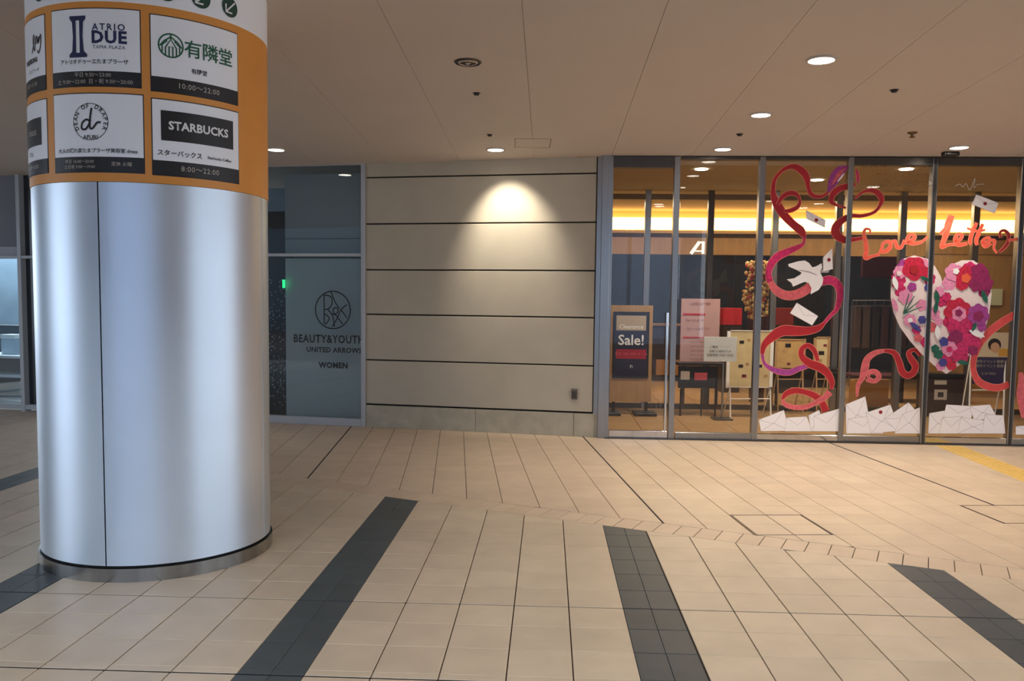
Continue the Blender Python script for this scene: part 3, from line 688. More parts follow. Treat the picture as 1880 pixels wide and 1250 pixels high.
ribbon('ribbon_decal', [
    ([(640, 310, 14), (590, 352, 18), (530, 362, 26), (480, 335, 30), (460, 270, 30), (450, 210, 46), (420, 160, 52), (360, 120, 44), (300, 120, 30), (235, 160, 22), (190, 220, 24), (175, 290, 32), (180, 360, 44), (215, 440, 66), (270, 520, 60), (340, 590, 56), (400, 640, 60), (430, 690, 34)], P3, RED),
    ([(210, 430, 20), (245, 370, 30), (300, 335, 34), (355, 338, 32), (392, 380, 16), (380, 440, 26), (320, 475, 30), (260, 480, 16)], P3, RED),
    ([(430, 690, 22), (425, 740, 16), (390, 770, 34), (300, 810, 52), (215, 850, 60), (160, 910, 56), (135, 990, 46), (150, 1060, 50)], P3, MAGE),
    ([(150, 1060, 40), (190, 1120, 56), (260, 1165, 66), (340, 1170, 70), (420, 1140, 70), (480, 1095, 66)], P3, PINK),
    ([(570, 1060, 60), (640, 1045, 66), (700, 1080, 60), (722, 1150, 50), (712, 1230, 42), (690, 1290, 30), (650, 1330, 24), (590, 1400, 20)], P3, MAGE),
    ([(590, 240, 22), (540, 280, 46), (450, 300, 62), (350, 300, 76), (250, 300, 80), (160, 355, 66), (100, 420, 46), (85, 490, 26)], P4, RED),
    ([(85, 490, 22), (100, 560, 20), (150, 605, 34), (230, 635, 46), (310, 640, 44), (380, 610, 40), (450, 590, 34)], P4, PURP),
    ([(540, 545, 26), (510, 460, 36), (460, 420, 36), (410, 450, 40), (410, 510, 44), (470, 565, 60), (560, 600, 66), (620, 650, 56), (655, 720, 40), (650, 780, 20)], P4, RED),
    ([(250, 860, 20), (280, 815, 40), (350, 790, 46), (430, 800, 40), (510, 830, 50), (570, 880, 50), (605, 960, 56)], P4, RED),
    ([(250, 860, 12), (270, 900, 30), (340, 925, 34), (430, 925, 34), (520, 890, 34), (600, 840, 40), (640, 800, 50)], P4, PINK)],
    'long crimson and pink ribbon sticker winding down the third glass bay', 'ribbon decal', 'ribbon stickers')
ribbon('ribbon_decal', [
    ([(770, 455, 10), (690, 430, 16), (650, 400, 34), (665, 340, 44), (720, 295, 46), (800, 275, 40), (845, 260, 26)], P3, RED),
    ([(865, 250, 12), (868, 200, 20), (855, 140, 12)], P3, MAGE),
    ([(840, 380, 10), (900, 330, 16), (960, 312, 26), (1020, 325, 40), (1060, 375, 40), (1050, 430, 22), (1000, 490, 18), (900, 520, 22), (810, 520, 28), (740, 555, 46), (690, 610, 62), (690, 670, 66), (750, 715, 50), (830, 715, 30), (930, 695, 20)], P3, RED)],
    'dark crimson double loop ribbon sticker across the mullion above the word Love', 'ribbon decal', 'ribbon stickers')
ribbon('petal_decal', [([(620, 330, 10), (650, 270, 60), (680, 210, 90), (730, 150, 80), (785, 118, 20)], P3, PURP, 'petal_sheet'), ([(655, 270, 8), (690, 210, 26), (725, 165, 30), (765, 132, 6)], P3, PINK, 'petal_streak'), ([(700, 240, 6), (730, 205, 16), (755, 170, 5)], P3, PAPER, 'petal_streak')], 'purple feather shaped sticker at top of third glass bay', 'petal decal')
ribbon('ribbon_decal', [
    ([(860, 840, 10), (870, 740, 26), (905, 680, 40), (925, 600, 56), (945, 530, 46), (1010, 480, 36), (1100, 460, 20)], P4, PINK),
    ([(950, 690, 10), (960, 640, 30), (1010, 635, 34), (1040, 675, 34), (1000, 712, 30), (940, 690, 40)], P4, PINK),
    ([(100, 460, 20), (180, 480, 40), (220, 550, 46), (245, 630, 50), (290, 665, 50), (340, 640, 46), (355, 585, 50), (320, 530, 46), (300, 480, 30), (350, 455, 26), (400, 500, 30)], P6, RED)],
    'curled pink and red ribbon sticker left of the heart low on fourth bay', 'ribbon decal', 'ribbon stickers')
ribbon('ribbon_decal', [([(1170, 165, 50), (1070, 225, 56), (960, 310, 56), (880, 410, 50), (835, 520, 44), (830, 620, 40), (870, 710, 50), (950, 755, 54), (1040, 765, 50), (1120, 735, 44)], P6, mat('salmon_vinyl', (212, 72, 70), .5, var=.1, scale=20))],
    'salmon ribbon sticker sweeping in a C right of the heart', 'ribbon decal', 'ribbon stickers')
ribbon('ribbon_decal', [([(1215, 640, 20), (1225, 720, 50), (1215, 820, 56), (1235, 920, 60), (1248, 1010, 40)], P6, PINK)], 'short pink ribbon sticker hanging in the bay at right edge', 'ribbon decal', 'ribbon stickers')
ribbon('lettering_decal', [
    ([(965, 670, 8), (965, 635, 10), (930, 628, 14), (915, 665, 20), (930, 740, 30), (935, 810, 34), (930, 865, 30), (985, 850, 18), (1045, 835, 18)], P3, CORAL, 'letter'),
    ([(60, 870, 16), (80, 830, 18), (90, 790, 16), (140, 775, 22), (150, 820, 26), (110, 855, 28), (75, 860, 14)], P5, CORAL, 'letter'),
    ([(150, 790, 12), (185, 770, 20), (205, 820, 24), (240, 820, 22), (265, 760, 14)], P5, CORAL, 'letter'),
    ([(265, 790, 12), (320, 770, 26), (350, 735, 24), (320, 715, 18), (290, 755, 30), (320, 790, 26), (400, 780, 18), (455, 735, 12)], P5, CORAL, 'letter')],
    'coral word Love in flowing script on fourth glass bay', 'lettering decal')
ribbon('lettering_decal', [
    ([(650, 560, 46), (625, 630, 52), (605, 710, 44), (585, 770, 34), (570, 820, 26), (630, 800, 18), (680, 800, 16)], P5, CORAL, 'letter'),
    ([(555, 715, 20), (640, 620, 14)], P5, CORAL, 'letter'),
    ([(670, 775, 16), (715, 760, 24), (735, 725, 22), (705, 712, 18), (680, 755, 30), (705, 800, 30), (780, 790, 18)], P5, CORAL, 'letter'),
    ([(855, 620, 18), (820, 700, 28), (800, 770, 26), (810, 800, 18)], P5, CORAL, 'letter'), ([(905, 630, 18), (870, 710, 28), (850, 770, 26), (860, 805, 18)], P5, CORAL, 'letter'),
    ([(775, 665, 10), (850, 690, 14), (925, 680, 10)], P5, CORAL, 'letter'),
    ([(890, 790, 12), (945, 780, 20), (960, 750, 18), (935, 745, 16), (905, 775, 26), (925, 815, 26), (975, 790, 16)], P5, CORAL, 'letter'),
    ([(970, 765, 14), (1000, 770, 22), (995, 830, 14), (1020, 870, 10)], P5, CORAL, 'letter'),
    ([(1050, 745, 16), (1045, 700, 14), (1080, 685, 18), (1115, 720, 24), (1110, 780, 24), (1075, 830, 22), (1035, 860, 12)], P5, mat('deep_red_vinyl', (150, 26, 26), .5), 'letter'), ([(1110, 765, 14), (1195, 755, 18)], P5, CORAL, 'letter')],
    'coral word Letter in flowing script above right lobe of the heart', 'lettering decal')
def polydecal(name, pts, conv, m, parent, flat=None):
    o_ = nextoff(); bm = bmesh.new(); f = gfn(o_)
    bm.faces.new([bm.verts.new(f(*G.px(*conv(*p)))) for p in pts]); bm.normal_update(); bmesh.ops.triangulate(bm, faces=bm.faces)
    return obj(name, bm, m, parent)
def base_of(pts, conv):
    q = [G.px(*conv(*p)) for p in pts]; return G(sum(a for a, b in q)/len(q), -.009, min(b for a, b in q))
dv = [(295, 915), (375, 892), (430, 885), (465, 905), (492, 940), (520, 935), (568, 908), (573, 945), (556, 980), (582, 1035), (575, 1080), (545, 1125), (478, 1162), (485, 1110), (462, 1070), (430, 1060), (390, 1075), (335, 1100), (322, 1068), (283, 1040), (345, 1030), (395, 1000), (405, 985), (370, 965), (300, 935)]
dr = empty('dove_decal', base_of(dv, P3), G.a, label='white flying dove sticker inside the ribbon on third glass bay', cat='dove decal')
polydecal('dove_body', dv, P3, PAPER, dr)
polydecal('wing_line', [(385, 960), (470, 975), (530, 1000), (528, 1008), (465, 985), (385, 968)], P3, PAPERL, dr)
polydecal('envelope_in_beak', [(556, 985), (572, 960), (640, 955), (622, 985)], P3, PAPERL, dr)
def ident(a, b): return (a, b)
def envelope(quad, conv, lab, seal=None, flap=True):
    r = empty('envelope_decal', base_of(quad, conv), G.a, label=lab, cat='envelope decal', group='envelope stickers on the glass')
    q = [Vector(conv(*p)) for p in quad]
    polydecal('envelope_sheet', [tuple(p) for p in q], ident, PAPER, r)
    o_ = nextoff(); f = gfn(o_); bm = bmesh.new(); c = sum(q, Vector((0, 0)))/4
    g = lambda p: G.px(*p)
    def ln(pts): stroke([g(tuple(p)) for p in pts], .0035, f, bm)
    n = len(q); m4 = q[0]*.5+q[1]*.5
    cc_ = c*.85+((q[2]+q[3])/2)*.15
    if flap:
        ln([q[0], cc_, q[1]])
        if flap == 2: ln([q[3], c]); ln([q[2], c])
    ln([q[0], q[1], q[2], q[3], q[0]])
    obj('flap_line', bm, PAPERL, r)
    if seal:
        s_p = conv(*seal); rr = 3.4; polydecal('wax_seal', [(s_p[0]+rr*math.cos(a), s_p[1]+rr*math.sin(a)) for a in [2*math.pi*i/14 for i in range(14)]], ident, mat('seal_red', (150, 24, 32), .5), r)
envelope([(440, 475), (600, 555), (595, 617), (445, 545)], P3, 'white envelope sticker with red seal floating over bright cove, third bay', (525, 555))
envelope([(580, 860), (655, 785), (660, 955), (580, 975)], P3, 'upright white envelope sticker beside the beak of the dove', (628, 880))
envelope([(365, 70), (540, 180), (490, 255), (310, 155)], P4, 'tilted plain white envelope sticker under the dove', None)
envelope([(850, 390), (1032, 460), (1000, 545), (815, 470)], P5, 'white envelope sticker with red seal high above the word Letter', (922, 465))
def pile(bay, items):
    for i, (q, seal, lab) in enumerate(items): envelope(q, ident, lab, seal, 2 if i % 2 == 0 else True)
pile(3, [([(1392, 770), (1438, 752), (1448, 790), (1396, 791)], None, 'white envelope sticker at foot of third bay, leftmost of that pile'),
         ([(1443, 766), (1480, 764), (1490, 791), (1440, 791)], None, 'white envelope sticker at foot of third bay, second from left'),
         ([(1483, 762), (1503, 752), (1512, 790), (1488, 791)], None, 'small white envelope sticker at foot of third bay, middle of pile'),
         ([(1493, 763), (1541, 749), (1542, 791), (1493, 791)], None, 'white envelope sticker at foot of third bay, rightmost of that pile')])
pile(4, [([(1551, 742), (1587, 727), (1596, 775), (1552, 795)], None, 'tall tilted white envelope sticker at left of the sealed one, fourth bay'),
         ([(1556, 768), (1604, 762), (1620, 795), (1553, 795)], None, 'white envelope sticker lying lowest left in the fourth bay pile'),
         ([(1588, 757), (1633, 742), (1650, 790), (1598, 795)], (1615, 756), 'white envelope sticker with red seal at foot of fourth bay'),
         ([(1622, 768), (1666, 738), (1686, 760), (1650, 795)], None, 'steeply tilted white envelope sticker in the fourth bay pile'),
         ([(1655, 760), (1687, 747), (1687, 795), (1640, 795)], None, 'white envelope sticker against the mullion right in fourth bay pile')])
pile(5, [([(1704, 758), (1738, 752), (1740, 795), (1702, 795)], None, 'white envelope sticker at foot of fifth bay, leftmost of that pile'),
         ([(1735, 742), (1785, 745), (1780, 772), (1730, 765)], None, 'white envelope sticker topmost left in the fifth bay pile'),
         ([(1778, 745), (1815, 742), (1828, 765), (1786, 772)], None, 'white envelope sticker topmost right in the fifth bay pile'),
         ([(1728, 766), (1765, 764), (1762, 795), (1722, 795)], None, 'white envelope sticker low in the fifth bay, second from left'),
         ([(1762, 765), (1812, 772), (1808, 795), (1756, 795)], None, 'white envelope sticker low in the fifth bay, middle'),
         ([(1806, 760), (1840, 762), (1843, 795), (1800, 795)], None, 'white envelope sticker low in the fifth bay, against right mullion')])
envelope([(1862, 782), (1905, 778), (1908, 797), (1862, 797)], ident, 'white envelope sticker cut off by right edge of photo')
# heart of flowers
ht_ = [(1731, 529), (1725, 508), (1715, 490), (1700, 475), (1676, 469), (1657, 475), (1643, 492), (1634, 515), (1633, 545), (1638, 573), (1650, 600), (1668, 625), (1690, 650), (1712, 670), (1735, 686), (1762, 668), (1785, 645), (1803, 615), (1813, 580), (1818, 540), (1815, 512), (1803, 490), (1784, 478), (1763, 478), (1745, 486), (1736, 500), (1732, 515)]
hr = empty('heart_decal', base_of(ht_, ident), G.a, label='large heart sticker filled with magenta and purple flowers', cat='heart decal')
polydecal('heart_sheet', ht_, ident, MIX, hr)
def bloom(cx, cy, r_, m, n=6, dep=.18, name='flower', ph=0, sx=1):
    pts = []
    for i in range(n*6):
        a = 2*math.pi*i/(n*6); rr = r_*(1-dep+dep*abs(math.cos(n*a/2+ph)))
        pts.append((cx+rr*math.cos(a)*sx, cy+rr*math.sin(a)))
    return polydecal(name, pts, ident, m, hr)
CR2 = mat('deep_red_flower', (190, 24, 60), .5, var=.35, scale=40); DPU = mat('dark_magenta_flower', (140, 24, 84), .5, var=.3, scale=40); LP = mat('light_pink_flower', (224, 140, 176), .5, var=.2, scale=40); CORE = mat('yellow_core', (228, 190, 120), .5)
for a in [(1660, 492, 17, PURP), (1648, 512, 14, MAGE), (1690, 488, 15, LP), (1704, 512, 12, MAGE), (1652, 535, 12, MAGE), (1800, 508, 15, DPU), (1778, 494, 14, MAGE), (1804, 535, 12, DPU), (1740, 520, 14, LP), (1726, 552, 12, MAGE), (1745, 590, 17, MAGE), (1770, 612, 22, DPU), (1752, 632, 20, MAGE), (1775, 590, 16, MAGE), (1690, 560, 11, LP), (1706, 600, 11, PINK), (1697, 628, 10, MAGE), (1712, 575, 12, LP), (1735, 658, 13, MAGE), (1724, 672, 9, LP), (1786, 628, 13, MAGE), (1744, 670, 10, CR2), (1765, 655, 11, MAGE), (1800, 600, 9, PURP)]:
    bloom(*a, n=random.choice((5, 6, 7)), ph=random.random()*3)
for a in [(1650, 500, 13, LP), (1646, 520, 12, MAGE), (1660, 545, 14, LP), (1676, 493, 23, CR2), (1694, 500, 12, CR2), (1672, 527, 9, PURP), (1702, 528, 8, BLUE), (1748, 500, 17, LP), (1770, 507, 20, CR2), (1795, 500, 17, DPU), (1806, 520, 15, DPU), (1790, 522, 15, DPU), (1763, 522, 12, CR2), (1735, 545, 9, MAGE), (1755, 572, 26, CR2), (1757, 598, 22, MAGE), (1758, 576, 14, LP), (1793, 578, 21, PURP), (1770, 630, 20, MAGE), (1752, 618, 14, DPU), (1740, 640, 15, LP), (1756, 652, 13, MAGE), (1722, 535, 10, LP), (1680, 605, 9, MAGE), (1668, 588, 12, LP), (1683, 620, 8, PINK), (1783, 643, 10, DPU), (1720, 650, 9, LEAF), (1714, 640, 8, LEAF), (1728, 665, 8, BLUE), (1730, 627, 9, BLUE), (1690, 587, 8, BLUE), (1720, 590, 8, LP)]:
    bloom(*a, n=random.choice((5, 6, 7)), ph=random.random()*3)
for a in [(1676, 495, 9, RED), (1770, 511, 9, mat('orange_core', (226, 96, 60), .5)), (1757, 574, 7, DPU), (1793, 580, 10, DPU), (1740, 641, 6, MAGE), (1648, 502, 5, MIX), (1752, 498, 6, WHITEP), (1668, 588, 5, WHITEP)]:
    bloom(*a, n=5, name='flower_centre')
for (x, y, a, l, m) in [(1717, 545, 1.4, 14, LEAF), (1804, 545, 1.2, 14, LEAF), (1695, 512, .5, 10, LEAF), (1715, 565, 1.7, 12, LEAF), (1765, 665, .2, 12, LEAF), (1640, 560, 1.2, 14, LP), (1641, 520, 1.3, 14, WHITEP), (1718, 610, 1.5, 14, WHITEP), (1790, 612, .4, 16, WHITEP), (1678, 600, .7, 14, BLUE), (1785, 600, 2, 10, LEAF)]:
    u_ = Vector((math.cos(a), math.sin(a))); v_ = Vector((-u_.y, u_.x)); c0 = Vector((x, y))
    polydecal('leaf', [tuple(c0+u_*l*p+v_*l*q_) for p, q_ in ((-1, 0), (-.5, .28), (0, .36), (.5, .25), (1, 0), (.5, -.25), (0, -.36), (-.5, -.28))], ident, m, hr)
for dx, dy in ((20, -32), (10, -36), (28, -22), (34, -12)):
    polydecal('stem', [(1655, 575), (1655+dx, 575+dy), (1656.5+dx, 575.5+dy), (1656.5, 577)], ident, LEAF, hr)
# handwriting lines
HW = mat('brown_handwriting', (96, 72, 52), .6)
hr2 = empty('handwriting_decal', G(*[G.px(1640, 350)[0], -.009, G.px(1640, 356)[1]]), G.a, label='brown handwritten letter lines at the top of fourth glass bay', cat='lettering decal')
for (ya, xa_, xb_) in ((306, 1582, 1700), (320, 1604, 1694), (332, 1610, 1698), (342, 1600, 1700), (354, 1640, 1688)):
    o_ = nextoff(); bm = bmesh.new(); x = xa_
    while x < xb_:
        ln = random.uniform(7, 17); pts = []
        n = int(ln/1.3)
        for i in range(n): pts.append(G.px(x+i*1.3, ya+random.choice((-1, 1))*random.uniform(.3, 2.2)*(1 if random.random() < .85 else 1.8)))
        if len(pts) > 1: stroke(pts, .005, gfn(o_), bm)
        x += ln+random.uniform(3, 6)
    obj('handwritten_line', bm, HW, hr2)
hr3 = empty('handwriting_decal', G(*[G.px(1778, 350)[0], -.009, G.px(1778, 356)[1]]), G.a, label='faint pale handwritten signature at the top of fifth glass bay', cat='lettering decal')
o_ = nextoff(); obj('handwritten_line', stroke([G.px(*p) for p in spline([(1750, 343), (1758, 339), (1764, 344), (1770, 338), (1776, 350), (1780, 343), (1786, 328), (1784, 346), (1790, 340), (1802, 339)], 4)], .006, gfn(o_)), PALE, hr3)
# ------------------------------------------------------------------ THINGS INSIDE
def pbox(px0, py0, px1, py1, Y, th, bev=0, bm=None):
    a = pt(px0, py0, Y); b = pt(px1, py1, Y); return box(bm or bmesh.new(), None, a.x, b.x, Y, Y+th, min(a.z, b.z), max(a.z, b.z), bev=bev)
def root(name, px, Y, lab, cat, group=None, z=0.0): p = pt(px, 700, Y); return empty(name, (p.x, Y+.02, z), 0, label=lab, cat=cat, group=group)
def tmap(px, py, Y): p = pt(px, py, Y); return lambda a, b: Vector((p.x+a, Y, p.z+b))
OAK = mat('pale_oak', (176, 142, 100), .5, var=.1, scale=4, stretch=(8, 8, 1))
r = root('signboard', 1158, 12.3, 'pale wood floor standing signboard with dark sale poster behind the door', 'signboard')
obj('board', pbox(1122, 560, 1195, 738, 12.30, .05, .003), OAK, r)
ps = obj('poster_frame', pbox(1127, 572, 1190, 695, 12.28, .022, .002), BLACK, r)
scr = obj('poster', pbox(1130, 577, 1187, 691, 12.274, .008), mat('navy_poster', (34, 34, 58), .3), r)
obj('poster_top_image', pbox(1132, 579, 1186, 607, 12.272, .004), mat('poster_beige', (186, 172, 150), .4), scr)
obj('poster_red_band', pbox(1131, 641, 1186, 659, 12.272, .004), mat('poster_red', (160, 32, 58), .4), scr)
lets('poster_lettering', WHITEP, scr, [text_bm('Sale!', .205, tmap(1159, 625, 12.270), offset=.003), text_bm('Clearance', .085, tmap(1159, 600, 12.269), offset=.002)])
obj('poster_lettering', text_bm('最大 70% OFF セール', .05, tmap(1159, 650, 12.270)), PINK, scr)
obj('poster_lettering', text_bm('n', .09, tmap(1159, 672, 12.270)), WHITEP, scr)
for (a, b) in ((1112, 1140), (1166, 1206)): obj('foot', B(None, pt(a, 740, 12.15).x, pt(b, 740, 12.15).x, 12.12, 12.5, .0, .045, bev=.006), BLACK, r); obj('upright', B(None, pt((a+b)/2, 740, 12.36).x-.02, pt((a+b)/2, 740, 12.36).x+.02, 12.35, 12.39, .04, .4), BLACK, r)
r = root('poster_stand', 1282, 12.5, 'pink price poster stand with red heading bars, second bay', 'poster stand')
obj('poster_board', pbox(1251, 548, 1319, 668, 12.5, .02, .002), mat('pink_poster', (186, 150, 150), .5, var=.04), r)
pp = r
obj('red_heading', pbox(1254, 575, 1295, 579, 12.494, .006), RED, r); obj('red_heading', pbox(1254, 618, 1292, 621, 12.494, .006), RED, r)
lets('poster_lettering', mat('poster_maroon', (110, 30, 44), .5), r, [text_bm('LOVE LETTER', .05, tmap(1286, 558, 12.493)), text_bm('Fair 2.1-2.14', .05, tmap(1275, 588, 12.493)), text_bm('スイーツ&ギフト', .045, tmap(1282, 604, 12.493)), *[text_bm('ギフト 1F フロア ¥1,080', .028, tmap(1286, y, 12.493)) for y in (628, 636, 644, 652, 660)]])
bm = pbox(1253, 668, 1256, 748, 12.52, .02); pbox(1314, 668, 1317, 748, 12.52, .02, bm=bm); obj('stand_frame', bm, STEELD, r)
r = root('notice_board', 1282, 12.3, 'low black notice stand with a white card and a pink card', 'notice stand')
obj('black_panel', pbox(1246, 672, 1318, 713, 12.2, .03, .003), BLACK, r)
obj('top_tray', pbox(1246, 666, 1330, 672, 12.15, .3, .003), BLACK, r)
obj('card', pbox(1250, 681, 1266, 697, 12.195, .005), PALE, r, label='pale card'); obj('card', pbox(1275, 684, 1298, 698, 12.195, .005), mat('card_pink', (190, 80, 90), .5), r, label='pink card')
for a in (1250, 1288, 1314): obj('leg', tube(bmesh.new(), pt(a, 713, 12.25), Vector((pt(a, 713, 12.25).x, 12.25, 0)), .012), BLACK, r)
r = root('notice_stand', 1321, 11.9, 'white notice sheet on a thin grey pole stand', 'notice stand')
obj('notice_sheet', pbox(1293, 618, 1352, 664, 11.9, .01, .002), mat('notice_white', (206, 212, 216), .5), r)
lets('notice_lettering', INK, r, [*[text_bm(s_, .038, tmap(1322, y, 11.893)) for s_, y in (('ご案内  ・・・・', 637), ('当館では館内での', 645), ('営業時間 10:00〜20:00', 652))]])
p = pt(1328, 664, 11.93); obj('pole', tube(bmesh.new(), (p.x, 11.93, p.z-.0), (p.x, 11.93, .02), .014), STEEL, r)
obj('foot', B(None, p.x-.13, p.x+.13, 11.8, 12.06, 0, .02, bev=.004), BLACK, r)
def easel(px0, py0, px1, py1, Y, lab, m, marks, legs_to=0, white=True, rows=None):
    r = root('easel_board', (px0+px1)/2, Y, lab, 'easel board', 'display boards in the vestibule')
    fr = WHITEP if white else OAK
    obj('board_sheet', pbox(px0+2, py0+2, px1-2, py1-2, Y, .02), m, r)
    bm = pbox(px0, py0, px1, py0+2.5, Y-.01, .03); pbox(px0, py1-2.5, px1, py1, Y-.01, .03, bm=bm); pbox(px0, py0, px0+2.5, py1, Y-.01, .03, bm=bm); pbox(px1-2.5, py0, px1, py1, Y-.01, .03, bm=bm)
    obj('board_frame', bm, fr, r)
    for a in (px0+4, px1-4):
        q = pt(a, py1, Y+.02); obj('leg', tube(bmesh.new(), q, (q.x, Y-.06, 0), .011, 8), fr, r)
        obj('rear_leg', tube(bmesh.new(), q, (q.x, Y+.35, 0), .009, 8), fr, r)
    q0, q1 = pt(px0+4, py1+20, Y), pt(px1-4, py1+20, Y); obj('crossbar', tube(bmesh.new(), q0, q1, .008, 8), fr, r)
    k = 0
    for (x, y, s) in marks:
        mm_ = (INK, OAK, MATS['poster_maroon'])[k % 3]; k += 1
        obj('printed_mark', pbox(x-s, y-s*.7, x+s, y+s*.7, Y-.003, .004), mm_, r)
    return r
YLB = mat('cream_poster', (206, 190, 146), .5, var=.08, scale=6)
easel(1336, 606, 1418, 712, 12.2, 'white framed cream map board on easel, second bay', YLB, [(1362, 628, 4), (1375, 624, 3), (1392, 632, 4), (1360, 672, 4), (1372, 668, 3), (1366, 690, 4), (1395, 672, 4), (1406, 690, 3), (1350, 640, 3), (1384, 650, 3)])
easel(1424, 622, 1478, 676, 12.6, 'tan square board behind ribbon loop, left of a pair', mat('tan_poster', (190, 158, 104), .5, var=.1), [(1447, 634, 5), (1440, 645, 3), (1448, 668, 3)], white=False)
easel(1495, 618, 1523, 676, 12.6, 'narrow cream board with dark figures, right of a pair', YLB, [(1508, 648, 5), (1505, 662, 4), (1515, 634, 3)], white=False)
# long dark table + tan boxes
DT = mat('dark_table', (44, 38, 38), .4)
r = root('long_table', 1480, 12.9, 'long low dark table behind the tan boards', 'table')
obj('table_top', pbox(1420, 676, 1545, 684, 12.75, .5, .004), DT, r); obj('table_skirt', pbox(1424, 684, 1542, 712, 12.8, .03), DT, r)
for a in (1426, 1538): obj('leg', tube(bmesh.new(), pt(a, 684, 13.1), Vector((pt(a, 684, 13.1).x, 13.1, 0)), .02), DT, r)
r = root('red_counter', 1690, 14.4, 'low dark red counter beyond the inner glass, right side', 'counter')
MAR = mat('maroon_counter', (84, 22, 30), .4)
obj('counter_top', pbox(1566, 688, 1800, 695, 14.2, .6, .004), MAR, r)
for a in (1590, 1650, 1690): obj('counter_leg', B(None, pt(a, 695, 14.4).x, pt(a+10, 695, 14.4).x, 14.4, 14.46, 0, pt(a, 695, 14.4).z), DT, r)
r = root('cardboard_box', 1602, 13.9, 'open brown cardboard box under the red counter', 'box')
CB = mat('cardboard', (176, 132, 78), .7, var=.06)
obj('box_body', B(None, pt(1575, 700, 13.7).x, pt(1632, 700, 13.7).x, 13.7, 14.05, 0, pt(1600, 700, 13.7).z), CB, r); obj('box_flap', pbox(1573, 696, 1634, 700, 13.68, .1), CB, r)
r = root('tall_bin', 1735, 12.6, 'brown black litter bin with square white label', 'bin')
BIN = mat('bin_brown', (58, 42, 38), .4)
obj('bin_body', B(None, pt(1701, 700, 12.5).x, pt(1770, 700, 12.5).x, 12.5, 12.8, 0, pt(1735, 694, 12.5).z, bev=.006), BIN, r); obj('bin_lid', pbox(1699, 686, 1772, 694, 12.48, .34, .006), BLACK, r)
obj('bin_label', pbox(1716, 715, 1738, 734, 12.493, .006), PALE, r, label='white square label'); obj('label_mark', pbox(1722, 720, 1732, 729, 12.490, .004), DT, r)
obj('bin_slot', pbox(1716, 698, 1738, 706, 12.494, .006), PALE, r)
r = root('poster_easel', 1823, 12.2, 'white legged easel with yellow portrait poster and navy text panel', 'poster easel')
obj('poster_upper', pbox(1796, 610, 1852, 656, 12.2, .015), mat('ivory_poster', (228, 214, 186), .5), r)
ph_ = obj('poster_lower', pbox(1788, 655, 1850, 705, 12.2, .015), mat('navy_text_poster', (48, 42, 86), .5), r)
# printed portrait
def disc(px, py, rx, ry, Y, m, name, parent, n=20):
    bm = bmesh.new(); bm.faces.new([bm.verts.new(pt(px+rx*math.cos(a), py+ry*math.sin(a), Y)) for a in [2*math.pi*i/n for i in range(n)]]); return obj(name, bm, m, parent)
disc(1826, 633, 12, 12, 12.197, mat('hair_print', (40, 26, 24), .5), 'portrait_hair', r)
disc(1827, 638, 8.5, 9.5, 12.195, mat('skin_print', (222, 178, 142), .5), 'portrait_face', r)
obj('portrait_shirt', pbox(1834, 640, 1850, 654, 12.196, .003), mat('yellow_print', (226, 176, 74), .5), r)
lets('poster_lettering', PALE, r, [*[text_bm('館内イベント募集中', .05, tmap(1820, y, 12.195)) for y in (664, 672)], text_bm('2.14 THU', .05, tmap(1815, 686, 12.195))])
for a in (1783, 1846):
    q = pt(a, 650, 12.22); obj('leg', tube(bmesh.new(), q, (q.x-.02, 12.15, 0), .013, 8), WHITEP, r); obj('rear_leg', tube(bmesh.new(), q, (q.x, 12.42, 0), .01, 8), WHITEP, r)
obj('crossbar', tube(bmesh.new(), pt(1784, 716, 12.2), pt(1848, 716, 12.2), .012, 8), WHITEP, r)
# dried flower arrangement column and red display in the shop beyond
r = root('flower_tower', 1392, 14.2, 'tall dried flower arrangement in cream and red, behind the glass', 'flowers')
DF = [mat('dried_cream', (206, 176, 120), .7, var=.2, scale=20), mat('dried_red', (150, 50, 40), .7, var=.2, scale=20), mat('dried_tan', (176, 130, 80), .7)]
bmx = [bmesh.new() for _ in DF]
random.seed(3)
for i in range(300):
    t_ = random.random(); wd_ = 27*(.6+.4*math.sin(t_*math.pi)); px = 1392+random.uniform(-wd_, wd_); py = 480+t_*112
    p = pt(px, py, 14.2); p.y += random.uniform(-.12, .12); k = random.choice((0, 0, 1, 2)); rr = random.uniform(.022, .045)
    bmesh.ops.create_icosphere(bmx[k], subdivisions=1, radius=rr, matrix=Matrix.Translation(p))
for k in range(3): obj(('cream_blossom', 'red_blossom', 'tan_foliage')[k], bmx[k], DF[k], r, kind='stuff')
p = pt(1393, 592, 14.2); obj('vase', tube(bmesh.new(), (p.x, 14.2, 0.0), (p.x, 14.2, p.z+.1), .12, 20, .17), mat('dark_vase', (60, 30, 26), .4), r, smooth=True)
r = root('display_cabinet', 1290, 17.6, 'dark wood display cabinet deep in the shop, left half', 'cabinet')
DW = mat('dark_wood', (50, 38, 32), .4, var=.2, scale=3); 
obj('cabinet_body', B(None, pt(1200, 600, 17.8).x, pt(1345, 600, 17.8).x, 17.8, 18.3, 0, pt(1300, 600, 17.8).z), DW, r)
obj('cabinet_top', pbox(1196, 594, 1349, 600, 17.7, .7, .01), mat('tan_top', (150, 110, 70), .4), r)
obj('lower_panel', pbox(1205, 660, 1340, 690, 17.75, .05), mat('tan_panel', (170, 124, 74), .4), r)
for i, (a, b, c0, d0) in enumerate(((1585, 470, 1700, 510), )):
    r = empty('red_awning', pt(1640, 500, 17), 0, kind='structure')  # dark red awning deep in the shop, no support built
    obj('awning_board', pbox(a, b, c0, d0, 17.0, .1), mat('dark_red_board', (92, 30, 26), .5), r); obj('awning_edge', pbox(a, d0, c0, d0+4, 16.98, .12), DW, r)
